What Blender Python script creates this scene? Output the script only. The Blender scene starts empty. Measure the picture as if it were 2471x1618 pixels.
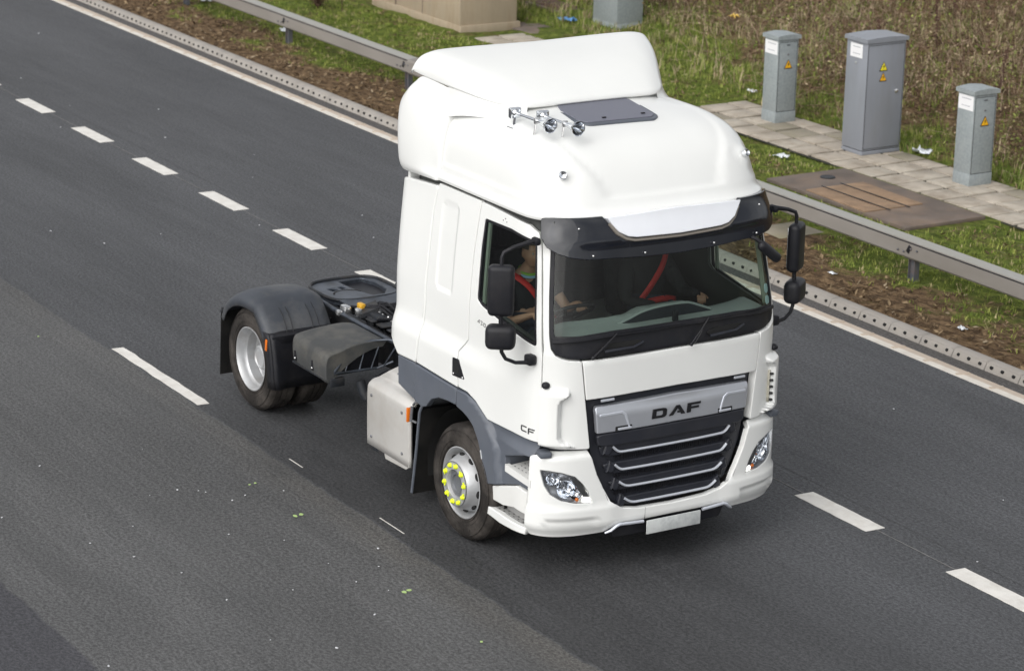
import bpy, bmesh, math, random
from mathutils import Vector, Matrix
from mathutils.geometry import delaunay_2d_cdt
random.seed(7)
SC = bpy.context.scene
COL = SC.collection
R = math.radians
# ------------------------------------------------------------------ camera, light, exposure
cam_d = bpy.data.cameras.new('camera'); cam = bpy.data.objects.new('camera', cam_d); COL.objects.link(cam)
SC.camera = cam
def set_cam(pos, yaw, pitch, roll):
    cy, sy, cp, sp = math.cos(yaw), math.sin(yaw), math.cos(pitch), math.sin(pitch)
    f = Vector((cy*cp, sy*cp, sp)); r = f.cross(Vector((0, 0, 1))).normalized(); u = r.cross(f)
    r2 = math.cos(roll)*r + math.sin(roll)*u; u2 = -math.sin(roll)*r + math.cos(roll)*u
    m = Matrix((r2, u2, -f)).transposed().to_4x4(); m.translation = Vector(pos)
    cam.matrix_world = m
set_cam((17.98344803, -11.87326856, 8.11373231), R(148.23419367), R(-16.93567503), R(1.26825184))
cam_d.sensor_width = 36.0; cam_d.lens = 95.977
cam_d.clip_start = 0.5; cam_d.clip_end = 900
cam_d.dof.use_dof = True; cam_d.dof.focus_distance = 22.0; cam_d.dof.aperture_fstop = 3.2

SUN_EL, SUN_AZ = R(40), R(-66)     # azimuth measured from +X towards +Y
world = bpy.data.worlds.new('World'); SC.world = world; world.use_nodes = True
nt = world.node_tree; nt.nodes.clear()
wo = nt.nodes.new('ShaderNodeOutputWorld'); bg = nt.nodes.new('ShaderNodeBackground')
sky = nt.nodes.new('ShaderNodeTexSky'); sky.sky_type = 'NISHITA'; sky.sun_disc = False
sky.sun_elevation = SUN_EL; sky.sun_rotation = math.pi/2 - SUN_AZ
sky.dust_density = 3.0; sky.air_density = 1.0
hs = nt.nodes.new('ShaderNodeHueSaturation'); hs.inputs['Saturation'].default_value = 0.13
tc = nt.nodes.new('ShaderNodeTexCoord'); mp = nt.nodes.new('ShaderNodeMapping'); mp.inputs['Scale'].default_value = (1, 1, 2.2)
nz = nt.nodes.new('ShaderNodeTexNoise'); nz.inputs['Scale'].default_value = 2.3; nz.inputs['Detail'].default_value = 5
cr = nt.nodes.new('ShaderNodeValToRGB'); cr.color_ramp.elements[0].position = .35; cr.color_ramp.elements[0].color = (.72, .73, .76, 1)
cr.color_ramp.elements[1].position = .68; cr.color_ramp.elements[1].color = (1.25, 1.24, 1.22, 1)
mx = nt.nodes.new('ShaderNodeMix'); mx.data_type = 'RGBA'; mx.blend_type = 'MULTIPLY'; mx.inputs[0].default_value = 1.0
L = nt.links.new
L(tc.outputs['Generated'], mp.inputs[0]); L(mp.outputs[0], nz.inputs['Vector']); L(nz.outputs[0], cr.inputs[0])
L(sky.outputs[0], hs.inputs['Color']); L(hs.outputs[0], mx.inputs[6]); L(cr.outputs[0], mx.inputs[7])
L(mx.outputs[2], bg.inputs[0]); bg.inputs[1].default_value = 0.15
L(bg.outputs[0], wo.inputs[0])
sl = bpy.data.lights.new('sun', 'SUN'); sl.energy = 1.15; sl.angle = R(95); sl.color = (1, .97, .92)
sun = bpy.data.objects.new('sun', sl); COL.objects.link(sun)
sun.rotation_euler = Vector((math.cos(SUN_EL)*math.cos(SUN_AZ), math.cos(SUN_EL)*math.sin(SUN_AZ), math.sin(SUN_EL))).to_track_quat('Z', 'Y').to_euler()
SC.view_settings.view_transform = 'Standard'; SC.view_settings.look = 'None'
SC.view_settings.exposure = 0.35; SC.view_settings.gamma = 1.0
SC.cycles.use_denoising = True
SC.cycles.max_bounces = 8; SC.cycles.transparent_max_bounces = 16
try: SC.cycles.adaptive_threshold = 0.02
except Exception: pass

# ------------------------------------------------------------------ materials
def node_mat(name):
    m = bpy.data.materials.new(name); m.use_nodes = True
    return m, m.node_tree, m.node_tree.nodes['Principled BSDF']
def mat(name, col, rough=.5, metal=0, coat=0, spec=.5, vary=0.0, vscale=4, bump=0, bscale=60, dirt=None, dirt_amt=.4, dirt_scale=3, rvary=0, emis=None, trans=0, stretch=(1, 1, 1)):
    m, t, b = node_mat(name); N = t.nodes; K = t.links.new
    b.inputs['Base Color'].default_value = (*col, 1); b.inputs['Roughness'].default_value = rough
    b.inputs['Metallic'].default_value = metal; b.inputs['Specular IOR Level'].default_value = spec
    if coat: b.inputs['Coat Weight'].default_value = coat; b.inputs['Coat Roughness'].default_value = .04
    if trans: b.inputs['Transmission Weight'].default_value = trans
    if emis: b.inputs['Emission Color'].default_value = (*col, 1); b.inputs['Emission Strength'].default_value = emis
    tc = N.new('ShaderNodeTexCoord'); mp = N.new('ShaderNodeMapping'); mp.inputs['Scale'].default_value = stretch; K(tc.outputs['Object'], mp.inputs[0])
    src = None
    if vary or dirt:
        n1 = N.new('ShaderNodeTexNoise'); n1.inputs['Scale'].default_value = vscale; n1.inputs['Detail'].default_value = 6; K(mp.outputs[0], n1.inputs['Vector'])
        r1 = N.new('ShaderNodeMapRange'); r1.inputs[1].default_value = .3; r1.inputs[2].default_value = .7; r1.inputs[3].default_value = 1-vary; r1.inputs[4].default_value = 1+vary*.6; K(n1.outputs[0], r1.inputs[0])
        mu = N.new('ShaderNodeVectorMath'); mu.operation = 'SCALE'; mu.inputs[0].default_value = col; K(r1.outputs[0], mu.inputs['Scale']); src = mu.outputs[0]
        if dirt:
            n2 = N.new('ShaderNodeTexNoise'); n2.inputs['Scale'].default_value = dirt_scale; n2.inputs['Detail'].default_value = 8; n2.inputs['Roughness'].default_value = .65; K(mp.outputs[0], n2.inputs['Vector'])
            r2 = N.new('ShaderNodeMapRange'); r2.inputs[1].default_value = .45; r2.inputs[2].default_value = .7; r2.inputs[3].default_value = 0; r2.inputs[4].default_value = dirt_amt; K(n2.outputs[0], r2.inputs[0])
            mi = N.new('ShaderNodeMix'); mi.data_type = 'RGBA'; K(r2.outputs[0], mi.inputs[0]); K(src, mi.inputs[6]); mi.inputs[7].default_value = (*dirt, 1); src = mi.outputs[2]
        K(src, b.inputs['Base Color'])
        if rvary:
            r3 = N.new('ShaderNodeMapRange'); r3.inputs[3].default_value = rough-rvary; r3.inputs[4].default_value = rough+rvary; K(n1.outputs[0], r3.inputs[0]); K(r3.outputs[0], b.inputs['Roughness'])
    if bump:
        n4 = N.new('ShaderNodeTexNoise'); n4.inputs['Scale'].default_value = bscale; n4.inputs['Detail'].default_value = 4; K(mp.outputs[0], n4.inputs['Vector'])
        bu = N.new('ShaderNodeBump'); bu.inputs['Strength'].default_value = bump; bu.inputs['Distance'].default_value = .02; K(n4.outputs[0], bu.inputs['Height']); K(bu.outputs[0], b.inputs['Normal'])
    return m
M = {}
M['white'] = mat('white_paint', (.79, .797, .775), .30, coat=.45, vary=.03, vscale=1.5)
M['white_plastic'] = mat('white_plastic', (.74, .74, .715), .4, vary=.04, vscale=3, dirt=(.5, .48, .42), dirt_amt=.12, dirt_scale=4)
M['silver_white'] = mat('pearl_acrylic', (.82, .84, .88), .16, coat=1, vary=.03)
M['grey'] = mat('grey_plastic', (.10, .112, .135), .48, vary=.08, vscale=5, dirt=(.2, .2, .2), dirt_amt=.12)
M['black'] = mat('black_plastic', (.012, .0125, .016), .45, spec=.3, vary=.15, dirt=(.10, .09, .08), dirt_amt=.12, dirt_scale=5)
M['grille'] = mat('grille_plastic', (.022, .024, .032), .38, spec=.42, vary=.15, dirt=(.08, .075, .07), dirt_amt=.15)
M['darkgap'] = mat('dark_recess', (.008, .008, .008), .9)
M['visor'] = mat('smoked_acrylic', (.008, .010, .016), .06, spec=.6, vary=.2, dirt=(.05, .045, .04), dirt_amt=.08, dirt_scale=8)
M['rubber'] = mat('tyre_rubber', (.024, .021, .019), .82, spec=.25, vary=.25, vscale=8, dirt=(.10, .088, .078), dirt_amt=.9, dirt_scale=2.6, bump=.15, bscale=90)
M['mudrubber'] = mat('mudflap_rubber', (.012, .012, .012), .85, spec=.2, vary=.2, dirt=(.05, .045, .04), dirt_amt=.3)
M['fender'] = mat('fender_plastic', (.048, .054, .065), .5, spec=.35, vary=.15, vscale=4, dirt=(.15, .145, .135), dirt_amt=.45, dirt_scale=3)
M['chassis'] = mat('chassis_paint', (.020, .023, .028), .5, spec=.35, vary=.3, vscale=8, dirt=(.085, .075, .065), dirt_amt=.45, dirt_scale=6)
M['grease'] = mat('greased_steel', (.085, .098, .12), .38, metal=.55, vary=.35, vscale=7, dirt=(.02, .02, .02), dirt_amt=.6, dirt_scale=6)
M['rim'] = mat('wheel_steel', (.50, .51, .52), .42, metal=.45, vary=.1, vscale=6, dirt=(.28, .25, .22), dirt_amt=.45, dirt_scale=5)
M['hub'] = mat('hub_steel', (.22, .23, .25), .45, metal=.5, vary=.2, dirt=(.1, .09, .08), dirt_amt=.5)
M['yellow'] = mat('nut_cap_yellow', (.80, .92, .02), .4)
M['alu'] = mat('plate_aluminium', (.60, .585, .555), .42, metal=.35, vary=.06, vscale=3, dirt=(.42, .37, .31), dirt_amt=.5, dirt_scale=2.2)
M['chrome'] = mat('chrome', (.8, .82, .85), .08, metal=1)
M['satin'] = mat('satin_silver', (.50, .52, .56), .36, metal=.55, vary=.05)
M['bar'] = mat('bar_silver', (.66, .69, .75), .3, metal=.45)
M['orange'] = mat('amber_lens', (.72, .17, .012), .25, coat=.3)
M['lamp'] = mat('drl_lamp', (1, .97, .88), .3, emis=2.2)
M['plate'] = mat('number_plate', (.56, .58, .57), .45, vary=.06, vscale=9, dirt=(.33, .35, .36), dirt_amt=.75, dirt_scale=11)
M['badge'] = mat('badge_black', (.012, .012, .014), .3)
M['badgegrey'] = mat('badge_grey', (.10, .10, .10), .35, metal=.5)
M['interior'] = mat('interior_trim', (.045, .048, .045), .7, vary=.15)
M['trimgreen'] = mat('pillar_trim', (.20, .23, .19), .7, vary=.08)
M['dash'] = mat('dashboard', (.27, .30, .29), .6, vary=.08)
M['seat'] = mat('seat_fabric', (.022, .022, .024), .9, vary=.3, vscale=14, bump=.3)
M['red'] = mat('red_webbing', (.55, .025, .02), .6, vary=.1)
M['skin'] = mat('skin', (.42, .235, .155), .5, vary=.08, vscale=10)
M['tee'] = mat('black_cloth', (.015, .016, .018), .85, vary=.2, vscale=12, bump=.4, bscale=20)
M['hivis'] = mat('hi_vis_green', (.22, .42, .06), .7)
M['blue'] = mat('pale_blue_cloth', (.25, .42, .58), .8)
M['hair'] = mat('short_hair', (.06, .045, .035), .8)
M['denim'] = mat('dark_denim', (.02, .025, .04), .8)
M['screen'] = mat('tax_disc_sticker', (.50, .70, .74), .5)
M['cab_grey'] = mat('cabinet_grey', (.235, .25, .28), .42, vary=.05, vscale=3, dirt=(.17, .165, .15), dirt_amt=.25, dirt_scale=2, stretch=(2, 2, .6))
M['galv'] = mat('galvanised', (.30, .335, .345), .55, metal=.2, vary=.14, vscale=26, dirt=(.40, .42, .42), dirt_amt=.35, dirt_scale=4)
M['sticker'] = mat('white_sticker', (.78, .78, .79), .5)
M['ink'] = mat('sticker_ink', (.30, .31, .34), .6)
M['warn'] = mat('warning_yellow', (.80, .42, .01), .5)
M['warn2'] = mat('warning_yellow_fresh', (.80, .68, .03), .5)
M['rail'] = mat('weathered_rail', (.255, .235, .212), .6, metal=.1, vary=.1, vscale=3, dirt=(.19, .17, .14), dirt_amt=.4, dirt_scale=2.5, stretch=(.3, 1, 1))
M['railtop'] = mat('galvanised_rail_top', (.345, .34, .315), .55, metal=.1, vary=.08, vscale=3, dirt=(.27, .26, .2), dirt_amt=.45, dirt_scale=3, stretch=(.4, 1, 1))
M['post'] = mat('steel_post', (.13, .14, .16), .55, metal=.3, vary=.2, dirt=(.22, .12, .07), dirt_amt=.4, dirt_scale=8)
M['concrete'] = mat('stained_concrete', (.385, .315, .225), .85, vary=.15, vscale=2, dirt=(.2, .14, .08), dirt_amt=.6, dirt_scale=2, stretch=(2.5, 2.5, .5), bump=.3)
M['kerb'] = mat('kerb_concrete', (.315, .292, .265), .85, vary=.12, vscale=3, dirt=(.27, .24, .2), dirt_amt=.5, dirt_scale=6, bump=.2)
M['slab'] = mat('paving_concrete', (.42, .37, .305), .85, vary=.22, vscale=3.5, dirt=(.17, .13, .085), dirt_amt=.6, dirt_scale=2.4, bump=.2)
M['cover'] = mat('dusty_plastic', (.060, .062, .062), .6, spec=.3, vary=.15, vscale=4, dirt=(.15, .14, .12), dirt_amt=.5, dirt_scale=5)
M['coverf'] = mat('cover_frame', (.15, .12, .10), .85, vary=.3, vscale=2.5, dirt=(.22, .15, .10), dirt_amt=.6, dirt_scale=2.2, bump=.3)
M['covero'] = mat('worn_brown_board', (.31, .205, .125), .85, vary=.3, vscale=3, dirt=(.14, .10, .07), dirt_amt=.7, dirt_scale=2.6, bump=.3)
M['litter'] = mat('litter_white', (.72, .75, .78), .5)
M['litterblue'] = mat('litter_blue', (.12, .30, .62), .5)
M['litterred'] = mat('litter_red', (.62, .07, .03), .5)
M['litteryel'] = mat('litter_yellow', (.75, .5, .12), .5)
M['leafscrap'] = mat('lime_scrap', (.38, .52, .20), .6)
M['chip'] = mat('pale_chip', (.55, .56, .58), .6)
M['foil'] = mat('reflector_foil', (.75, .75, .75), .2, metal=.9)
def glass_mat(name, tint, refl=1.0):
    m = bpy.data.materials.new(name); m.use_nodes = True; t = m.node_tree; t.nodes.clear()
    o = t.nodes.new('ShaderNodeOutputMaterial'); mi = t.nodes.new('ShaderNodeMixShader'); tr = t.nodes.new('ShaderNodeBsdfTransparent'); gl = t.nodes.new('ShaderNodeBsdfGlossy')
    fr = t.nodes.new('ShaderNodeFresnel'); ge = t.nodes.new('ShaderNodeNewGeometry'); ir = t.nodes.new('ShaderNodeMapRange'); ir.inputs[3].default_value = 1.42; ir.inputs[4].default_value = 1/1.42; t.links.new(ge.outputs['Backfacing'], ir.inputs[0]); t.links.new(ir.outputs[0], fr.inputs[0]); gl.inputs['Roughness'].default_value = .02; gl.inputs['Color'].default_value = (refl, refl, refl, 1)
    tr.inputs[0].default_value = (*tint, 1)
    t.links.new(fr.outputs[0], mi.inputs[0]); t.links.new(tr.outputs[0], mi.inputs[1]); t.links.new(gl.outputs[0], mi.inputs[2]); t.links.new(mi.outputs[0], o.inputs[0])
    return m
M['glass'] = glass_mat('window_glass', (.70, .77, .735))
M['lens'] = glass_mat('headlight_lens', (.93, .94, .95))

# ------------------------------------------------------------------ object helpers
def tag(o, label=None, cat=None, group=None, kind=None):
    for k, v in (('label', label), ('category', cat), ('group', group), ('kind', kind)):
        if v: o[k] = v
    return o
def empty(name, loc=(0, 0, 0), rz=0):
    o = bpy.data.objects.new(name, None); COL.objects.link(o); o.location = loc; o.rotation_euler = (0, 0, rz); o.empty_display_size = .2
    return o
def link(name, me, m, parent=None, mods=None):
    o = bpy.data.objects.new(name, me); COL.objects.link(o)
    if m is not None:
        for x in (m if isinstance(m, (list, tuple)) else [m]): me.materials.append(x)
    if parent is not None: o.parent = parent
    return o
def dup(o, parent=None, deep=True):
    c = o.copy(); COL.objects.link(c); c.parent = parent
    if deep:
        for ch in list(o.children): dup(ch, c)
    return c
class MB:
    """collects shapes, builds ONE mesh"""
    def __init__(s): s.bm = bmesh.new(); s.mi = 0
    def _add(s, vs, fs, smooth=True):
        V = [s.bm.verts.new(v) for v in vs]
        for f in fs:
            try:
                F = s.bm.faces.new([V[i] for i in f]); F.smooth = smooth; F.material_index = s.mi
            except ValueError: pass
        return V
    def box(s, c, d, rot=None, bev=0.0, seg=2, taper=None):
        b = bmesh.new(); bmesh.ops.create_cube(b, size=1)
        for v in b.verts:
            v.co = Vector((v.co.x*d[0], v.co.y*d[1], v.co.z*d[2]))
            if taper and v.co.z > 0: v.co.x *= taper[0]; v.co.y *= taper[1]
        if bev: bmesh.ops.bevel(b, geom=b.edges[:], offset=bev, segments=seg, profile=.5, affect='EDGES')
        mt = (rot.to_matrix().to_4x4() if rot is not None and not isinstance(rot, Matrix) else (rot or Matrix.Identity(4)))
        mt = Matrix.Translation(c) @ mt
        idx = {v: i for i, v in enumerate(b.verts)}
        s._add([mt @ v.co for v in b.verts], [[idx[v] for v in f.verts] for f in b.faces], smooth=bool(bev)); b.free(); return s
    def tube(s, pts, r, n=10, cap=True, closed=False):
        P = [Vector(p) for p in pts]; m = len(P); rr = r if isinstance(r, (list, tuple)) else [r]*m
        up = None; V = []; F = []
        for i, p in enumerate(P):
            if closed: t = (P[(i+1) % m]-P[i-1]).normalized()
            else: t = (P[min(i+1, m-1)]-P[max(i-1, 0)]).normalized()
            if up is None:
                a = Vector((0, 0, 1)) if abs(t.z) < .9 else Vector((1, 0, 0)); up = (a - a.dot(t)*t).normalized()
            else: up = (up - up.dot(t)*t).normalized()
            sd = t.cross(up)
            for k in range(n):
                an = 2*math.pi*k/n; V.append(p + rr[i]*(math.cos(an)*up + math.sin(an)*sd))
        for i in range(m if closed else m-1):
            j = (i+1) % m
            for k in range(n): F.append([i*n+k, i*n+(k+1) % n, j*n+(k+1) % n, j*n+k])
        if cap and not closed: F.append(list(range(n))[::-1]); F.append([(m-1)*n+k for k in range(n)])
        s._add(V, F); return s
    def lathe(s, prof, axis='Y', c=(0, 0, 0), n=64, close=False, ang=None):
        """prof: (radius, axial) pairs"""
        V = []; F = []; m = len(prof)
        for k in range(n):
            a = 2*math.pi*k/n
            for rd, ax in prof:
                if axis == 'Y': v = (rd*math.cos(a), ax, rd*math.sin(a))
                elif axis == 'Z': v = (rd*math.cos(a), rd*math.sin(a), ax)
                else: v = (ax, rd*math.cos(a), rd*math.sin(a))
                V.append(Vector(v)+Vector(c))
        for k in range(n):
            k2 = (k+1) % n
            for i in range(m-1): F.append([k*m+i, k*m+i+1, k2*m+i+1, k2*m+i])
        s._add(V, F); return s
    def sph(s, c, r, n=12, sc=(1, 1, 1), rot=None):
        b = bmesh.new(); bmesh.ops.create_uvsphere(b, u_segments=n, v_segments=max(6, n//2+2), radius=1)
        mt = Matrix.Translation(c) @ (rot if rot is not None else Matrix.Identity(4)) @ Matrix.Diagonal((r*sc[0], r*sc[1], r*sc[2], 1))
        idx = {v: i for i, v in enumerate(b.verts)}
        s._add([mt @ v.co for v in b.verts], [[idx[v] for v in f.verts] for f in b.faces]); b.free(); return s
    def prism(s, pts, vec, smooth=False):
        n = len(pts); v = Vector(vec); A = [Vector(p) for p in pts]
        s._add(A+[a+v for a in A], [list(range(n))[::-1], list(range(n, 2*n))]+[[i, (i+1) % n, n+(i+1) % n, n+i] for i in range(n)], smooth); return s
    def grid(s, rows, closeu=False):
        m = len(rows); n = len(rows[0]); V = [v for r_ in rows for v in r_]; F = []
        for i in range(m if closeu else m-1):
            j = (i+1) % m
            for k in range(n-1): F.append([i*n+k, j*n+k, j*n+k+1, i*n+k+1])
        s._add(V, F); return s
    def build(s, name, m, parent=None, weld=False, fix=True):
        if weld: bmesh.ops.remove_doubles(s.bm, verts=s.bm.verts, dist=1e-5)
        if fix: bmesh.ops.recalc_face_normals(s.bm, faces=s.bm.faces)
        me = bpy.data.meshes.new(name); s.bm.to_mesh(me); s.bm.free()
        o = link(name, me, m, parent)
        if fix:
            md = o.modifiers.new('edges', 'EDGE_SPLIT'); md.split_angle = R(40)
        return o
# ------------------------------------------------------------------ cab body surface and panel builder
def sms(a,b,x):
    t=(x-a)/(b-a); t=0.0 if t<0 else 1.0 if t>1 else t
    return t*t*(3-2*t)
def lerp(a,b,t): return a+(b-a)*t
def catmull(P,n=8,closed=False):
    out=[];N=len(P)
    rng=range(N if closed else N-1)
    for i in rng:
        if closed: p=[P[(i+k)%N] for k in (-1,0,1,2)]
        else: p=[P[max(i-1,0)],P[i],P[i+1],P[min(i+2,N-1)]]
        for k in range(n):
            t=k/n
            out.append(tuple(.5*((2*b)+(-a+c_)*t+(2*a-5*b+4*c_-d)*t*t+(-a+3*b-3*c_+d)*t*t*t) for a,b,c_,d in zip(*p)))
    if not closed: out.append(tuple(P[-1]))
    return out
PLAN=catmull([(1.292,0),(1.287,.3),(1.268,.58),(1.238,.78),(1.19,.93),(1.12,1.04),(1.03,1.11),(.92,1.145),(.75,1.156),(.4,1.158),(0,1.158),(-.5,1.158),(-1.0,1.158),(-1.15,1.15),(-1.215,1.12),(-1.24,1.05),(-1.245,.9)],10)
_S=[0.0]
for a,b in zip(PLAN,PLAN[1:]): _S.append(_S[-1]+math.hypot(a[0]-b[0],a[1]-b[1]))
def plan(u):
    s=min(abs(u),_S[-1]-1e-6)
    lo,hi=0,len(_S)-1
    while hi-lo>1:
        m=(lo+hi)//2
        if _S[m]<=s: lo=m
        else: hi=m
    t=(s-_S[lo])/(_S[hi]-_S[lo]); a,b=PLAN[lo],PLAN[hi]
    return lerp(a[0],b[0],t),lerp(a[1],b[1],t)
def B(u,z):
    x,y=plan(u)
    s=-1.0 if u<0 else 1.0
    fy=sms(0,1.0,y)  # side-ness
    dx=0.0
    if z>1.85: dx=-0.19*(z-1.85)*sms(.2,1.1,x)
    dy=0.0
    if z>1.95: dy-=0.08*((z-1.95)/.95)**1.3
    dy+=0.045*sms(1.70,1.50,z)*sms(1.0,-.3,x)
    dy+=0.045*sms(1.10,1.0,z)*sms(.3,.9,x)
    w=sms(.6,1.1,y)
    return (x+dx, s*(y+dy*w), z)
def in_poly(x, y, P):
    c = False; j = len(P)-1
    for i in range(len(P)):
        (xi, yi), (xj, yj) = P[i], P[j]
        if (yi > y) != (yj > y) and x < (xj-xi)*(y-yi)/(yj-yi)+xi: c = not c
        j = i
    return c
def seg_dist(x, y, P):
    d = 1e9
    for i in range(len(P)):
        (ax, ay), (bx, by) = P[i], P[(i+1) % len(P)]
        vx, vy = bx-ax, by-ay; l = vx*vx+vy*vy or 1e-12
        t = max(0, min(1, ((x-ax)*vx+(y-ay)*vy)/l)); dx, dy = x-ax-t*vx, y-ay-t*vy
        d = min(d, dx*dx+dy*dy)
    return math.sqrt(d)
def rounded(pts, n=5):
    """pts (u,z[,r]) -> polygon with arcs at corners carrying a radius"""
    out = []; N = len(pts)
    for i in range(N):
        p = pts[i]
        if len(p) < 3 or p[2] <= 0: out.append((p[0], p[1])); continue
        a, b, q = Vector(pts[i-1][:2]), Vector(pts[(i+1) % N][:2]), Vector(p[:2])
        da, db = (a-q), (b-q); la, lb = da.length, db.length; da.normalize(); db.normalize()
        ang = da.angle(db); d = min(p[2]/max(math.tan(ang/2), .05), la*.48, lb*.48)
        A, Bq = q+da*d, q+db*d
        for k in range(n+1):
            t = k/n; v = A*(1-t)**2+q*2*t*(1-t)+Bq*t*t; out.append((v.x, v.y))
    return out
def resample(P, h):
    out = []
    for i in range(len(P)):
        a, b = P[i], P[(i+1) % len(P)]; l = math.hypot(b[0]-a[0], b[1]-a[1])
        if l < 1e-5: continue
        n = max(1, int(math.ceil(l/h)))
        for k in range(n): out.append((lerp(a[0], b[0], k/n), lerp(a[1], b[1], k/n)))
    return out
def area2(P): return sum(P[i][0]*P[(i+1) % len(P)][1]-P[(i+1) % len(P)][0]*P[i][1] for i in range(len(P)))/2
def offset_poly(P, d):
    """shrink a CCW polygon by d (grow when d<0)"""
    out = []; N = len(P)
    for i in range(N):
        a, q, b = Vector(P[i-1]), Vector(P[i]), Vector(P[(i+1) % N])
        e1 = (q-a); e2 = (b-q)
        if e1.length < 1e-9 or e2.length < 1e-9: out.append((q.x, q.y)); continue
        e1.normalize(); e2.normalize()
        n1 = Vector((-e1.y, e1.x)); n2 = Vector((-e2.y, e2.x)); n = n1+n2
        if n.length < 1e-6: n = n1.copy()
        n.normalize(); k = 1/max(n.dot(n1), .5); out.append((q.x+n.x*d*k, q.y+n.y*d*k))
    return out
def snormal(S, u, z, e=.004):
    a = Vector(S(u+e, z))-Vector(S(u-e, z)); b = Vector(S(u, z+e))-Vector(S(u, z-e)); n = a.cross(b)
    return n.normalized() if n.length > 0 else Vector((1, 0, 0))
def panel(name, outline, m, parent=None, S=B, holes=(), off=0.0, th=.03, bev=.006, h=.06, disp=None, back=False, gu=None, gz=None):
    """a shell panel lying on surface S(u,z): outline polygon, rounded edge, returned skirt of depth th"""
    bs = S
    if disp:
        def S2(u, z):
            d = disp(u, z); p = Vector(bs(u, z))
            return p+snormal(bs, u, z)*d if d else p
    else:
        def S2(u, z): return Vector(bs(u, z))
    O = resample(rounded(outline), h)
    if area2(O) < 0: O.reverse()
    loops = [O]
    for hp in holes:
        H = resample(rounded(hp), h)
        if area2(H) > 0: H.reverse()
        loops.append(H)
    inner = [offset_poly(P, bev) for P in loops]
    pts = []; edges = []; tagp = []
    for P in inner:
        b0 = len(pts)
        for i, p in enumerate(P): pts.append(Vector(p)); edges.append((b0+i, b0+(i+1) % len(P)))
    nb = len(pts)
    us = [p[0] for p in O]; zs = [p[1] for p in O]
    hu = gu or h; hz = gz or h
    iu = int((max(us)-min(us))/hu)+1; iz = int((max(zs)-min(zs))/hz)+1
    for i in range(1, iu):
        for j in range(1, iz):
            x = lerp(min(us), max(us), i/iu); y = lerp(min(zs), max(zs), j/iz)
            if not in_poly(x, y, inner[0]) or any(in_poly(x, y, q) for q in inner[1:]): continue
            if min(seg_dist(x, y, q) for q in inner) < .35*min(hu, hz): continue
            pts.append(Vector((x, y)))
    V2, E2, F2, ov, oe, of = delaunay_2d_cdt(pts, edges, [], 0, 1e-6)
    vs = []; ns = []
    for v in V2:
        n = snormal(S2, v.x, v.y); vs.append(S2(v.x, v.y)+n*off); ns.append(n)
    fs = []
    for f in F2:
        cx = sum(V2[i].x for i in f)/len(f); cy = sum(V2[i].y for i in f)/len(f)
        if not in_poly(cx, cy, inner[0]) or any(in_poly(cx, cy, q) for q in inner[1:]): continue
        a, b, c = V2[f[0]], V2[f[1]], V2[f[2]]
        if (b.x-a.x)*(c.y-a.y)-(b.y-a.y)*(c.x-a.x) < 0: f = list(f)[::-1]
        fs.append(list(f))
    # map input boundary index -> output index
    mp = {}
    for oi, srcs in enumerate(ov):
        for s_ in srcs: mp[s_] = oi
    nf = len(vs)
    k0 = 0
    for P, I in zip(loops, inner):
        N = len(P); rings = [[mp[k0+i] for i in range(N)]]
        for (fr, dep) in ((.72, .28), (1.0, 1.0), (1.0, None)):
            base = len(vs)
            for i in range(N):
                u = lerp(I[i][0], P[i][0], fr); z = lerp(I[i][1], P[i][1], fr); n = snormal(S2, u, z)
                d = th if dep is None else bev*dep
                vs.append(S2(u, z)+n*(off-d))
                o2 = S2(P[i][0], P[i][1])-S2(I[i][0], I[i][1]); o2 = o2-o2.dot(n)*n
                o2 = o2.normalized() if o2.length > 1e-9 else n
                ns.append((n+o2).normalized() if fr < 1 else o2)
            rings.append([base+i for i in range(N)])
        for a, b in zip(rings, rings[1:]):
            for i in range(N):
                j = (i+1) % N; fs.append([a[i], b[i], b[j], a[j]])
        k0 += N
    if back:
        # back skin
        bmap = {}
        base = len(vs)
        for i in range(nf):
            bmap[i] = base+i; vs.append(vs[i]-ns[i]*(th+off if False else th)); ns.append(-ns[i])
        for f in [f for f in fs if len(f) == 3]: fs.append([bmap[i] for i in f][::-1])
    me = bpy.data.meshes.new(name); me.from_pydata([tuple(v) for v in vs], [], fs); me.update()
    for p in me.polygons: p.use_smooth = True
    try: me.normals_split_custom_set_from_vertices([tuple(n) for n in ns])
    except Exception as ex: print('normals', ex)
    return link(name, me, m, parent)
def mirror(P): return [(-p[0],)+tuple(p[1:]) for p in P][::-1]
def ribbon(name, pts, m, parent=None, S=B, w=.01, off=.004, th=.006, closed=False, h=.03):
    """a thin strip following a line drawn on the surface"""
    P = resample(pts, h) if closed else []
    if not closed:
        for a, b in zip(pts, pts[1:]):
            n = max(1, int(math.hypot(b[0]-a[0], b[1]-a[1])/h))
            for k in range(n): P.append((lerp(a[0], b[0], k/n), lerp(a[1], b[1], k/n)))
        P.append(tuple(pts[-1][:2]))
    N = len(P); rows = []
    for i in range(N):
        a = P[i-1] if (closed or i) else P[i]; b = P[(i+1) % N] if (closed or i < N-1) else P[i]
        t = Vector((b[0]-a[0], b[1]-a[1])); t.normalize(); nn = Vector((-t.y, t.x))*w/2
        r_ = []
        for sg, d in ((-1, off-th), (-1, off*.6), (-.6, off), (.6, off), (1, off*.6), (1, off-th)):
            u, z = P[i][0]+nn.x*sg, P[i][1]+nn.y*sg; r_.append(Vector(S(u, z))+snormal(S, u, z)*d)
        rows.append(r_)
    mb = MB(); mb.grid(rows, closeu=closed); return mb.build(name, m, parent)
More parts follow.
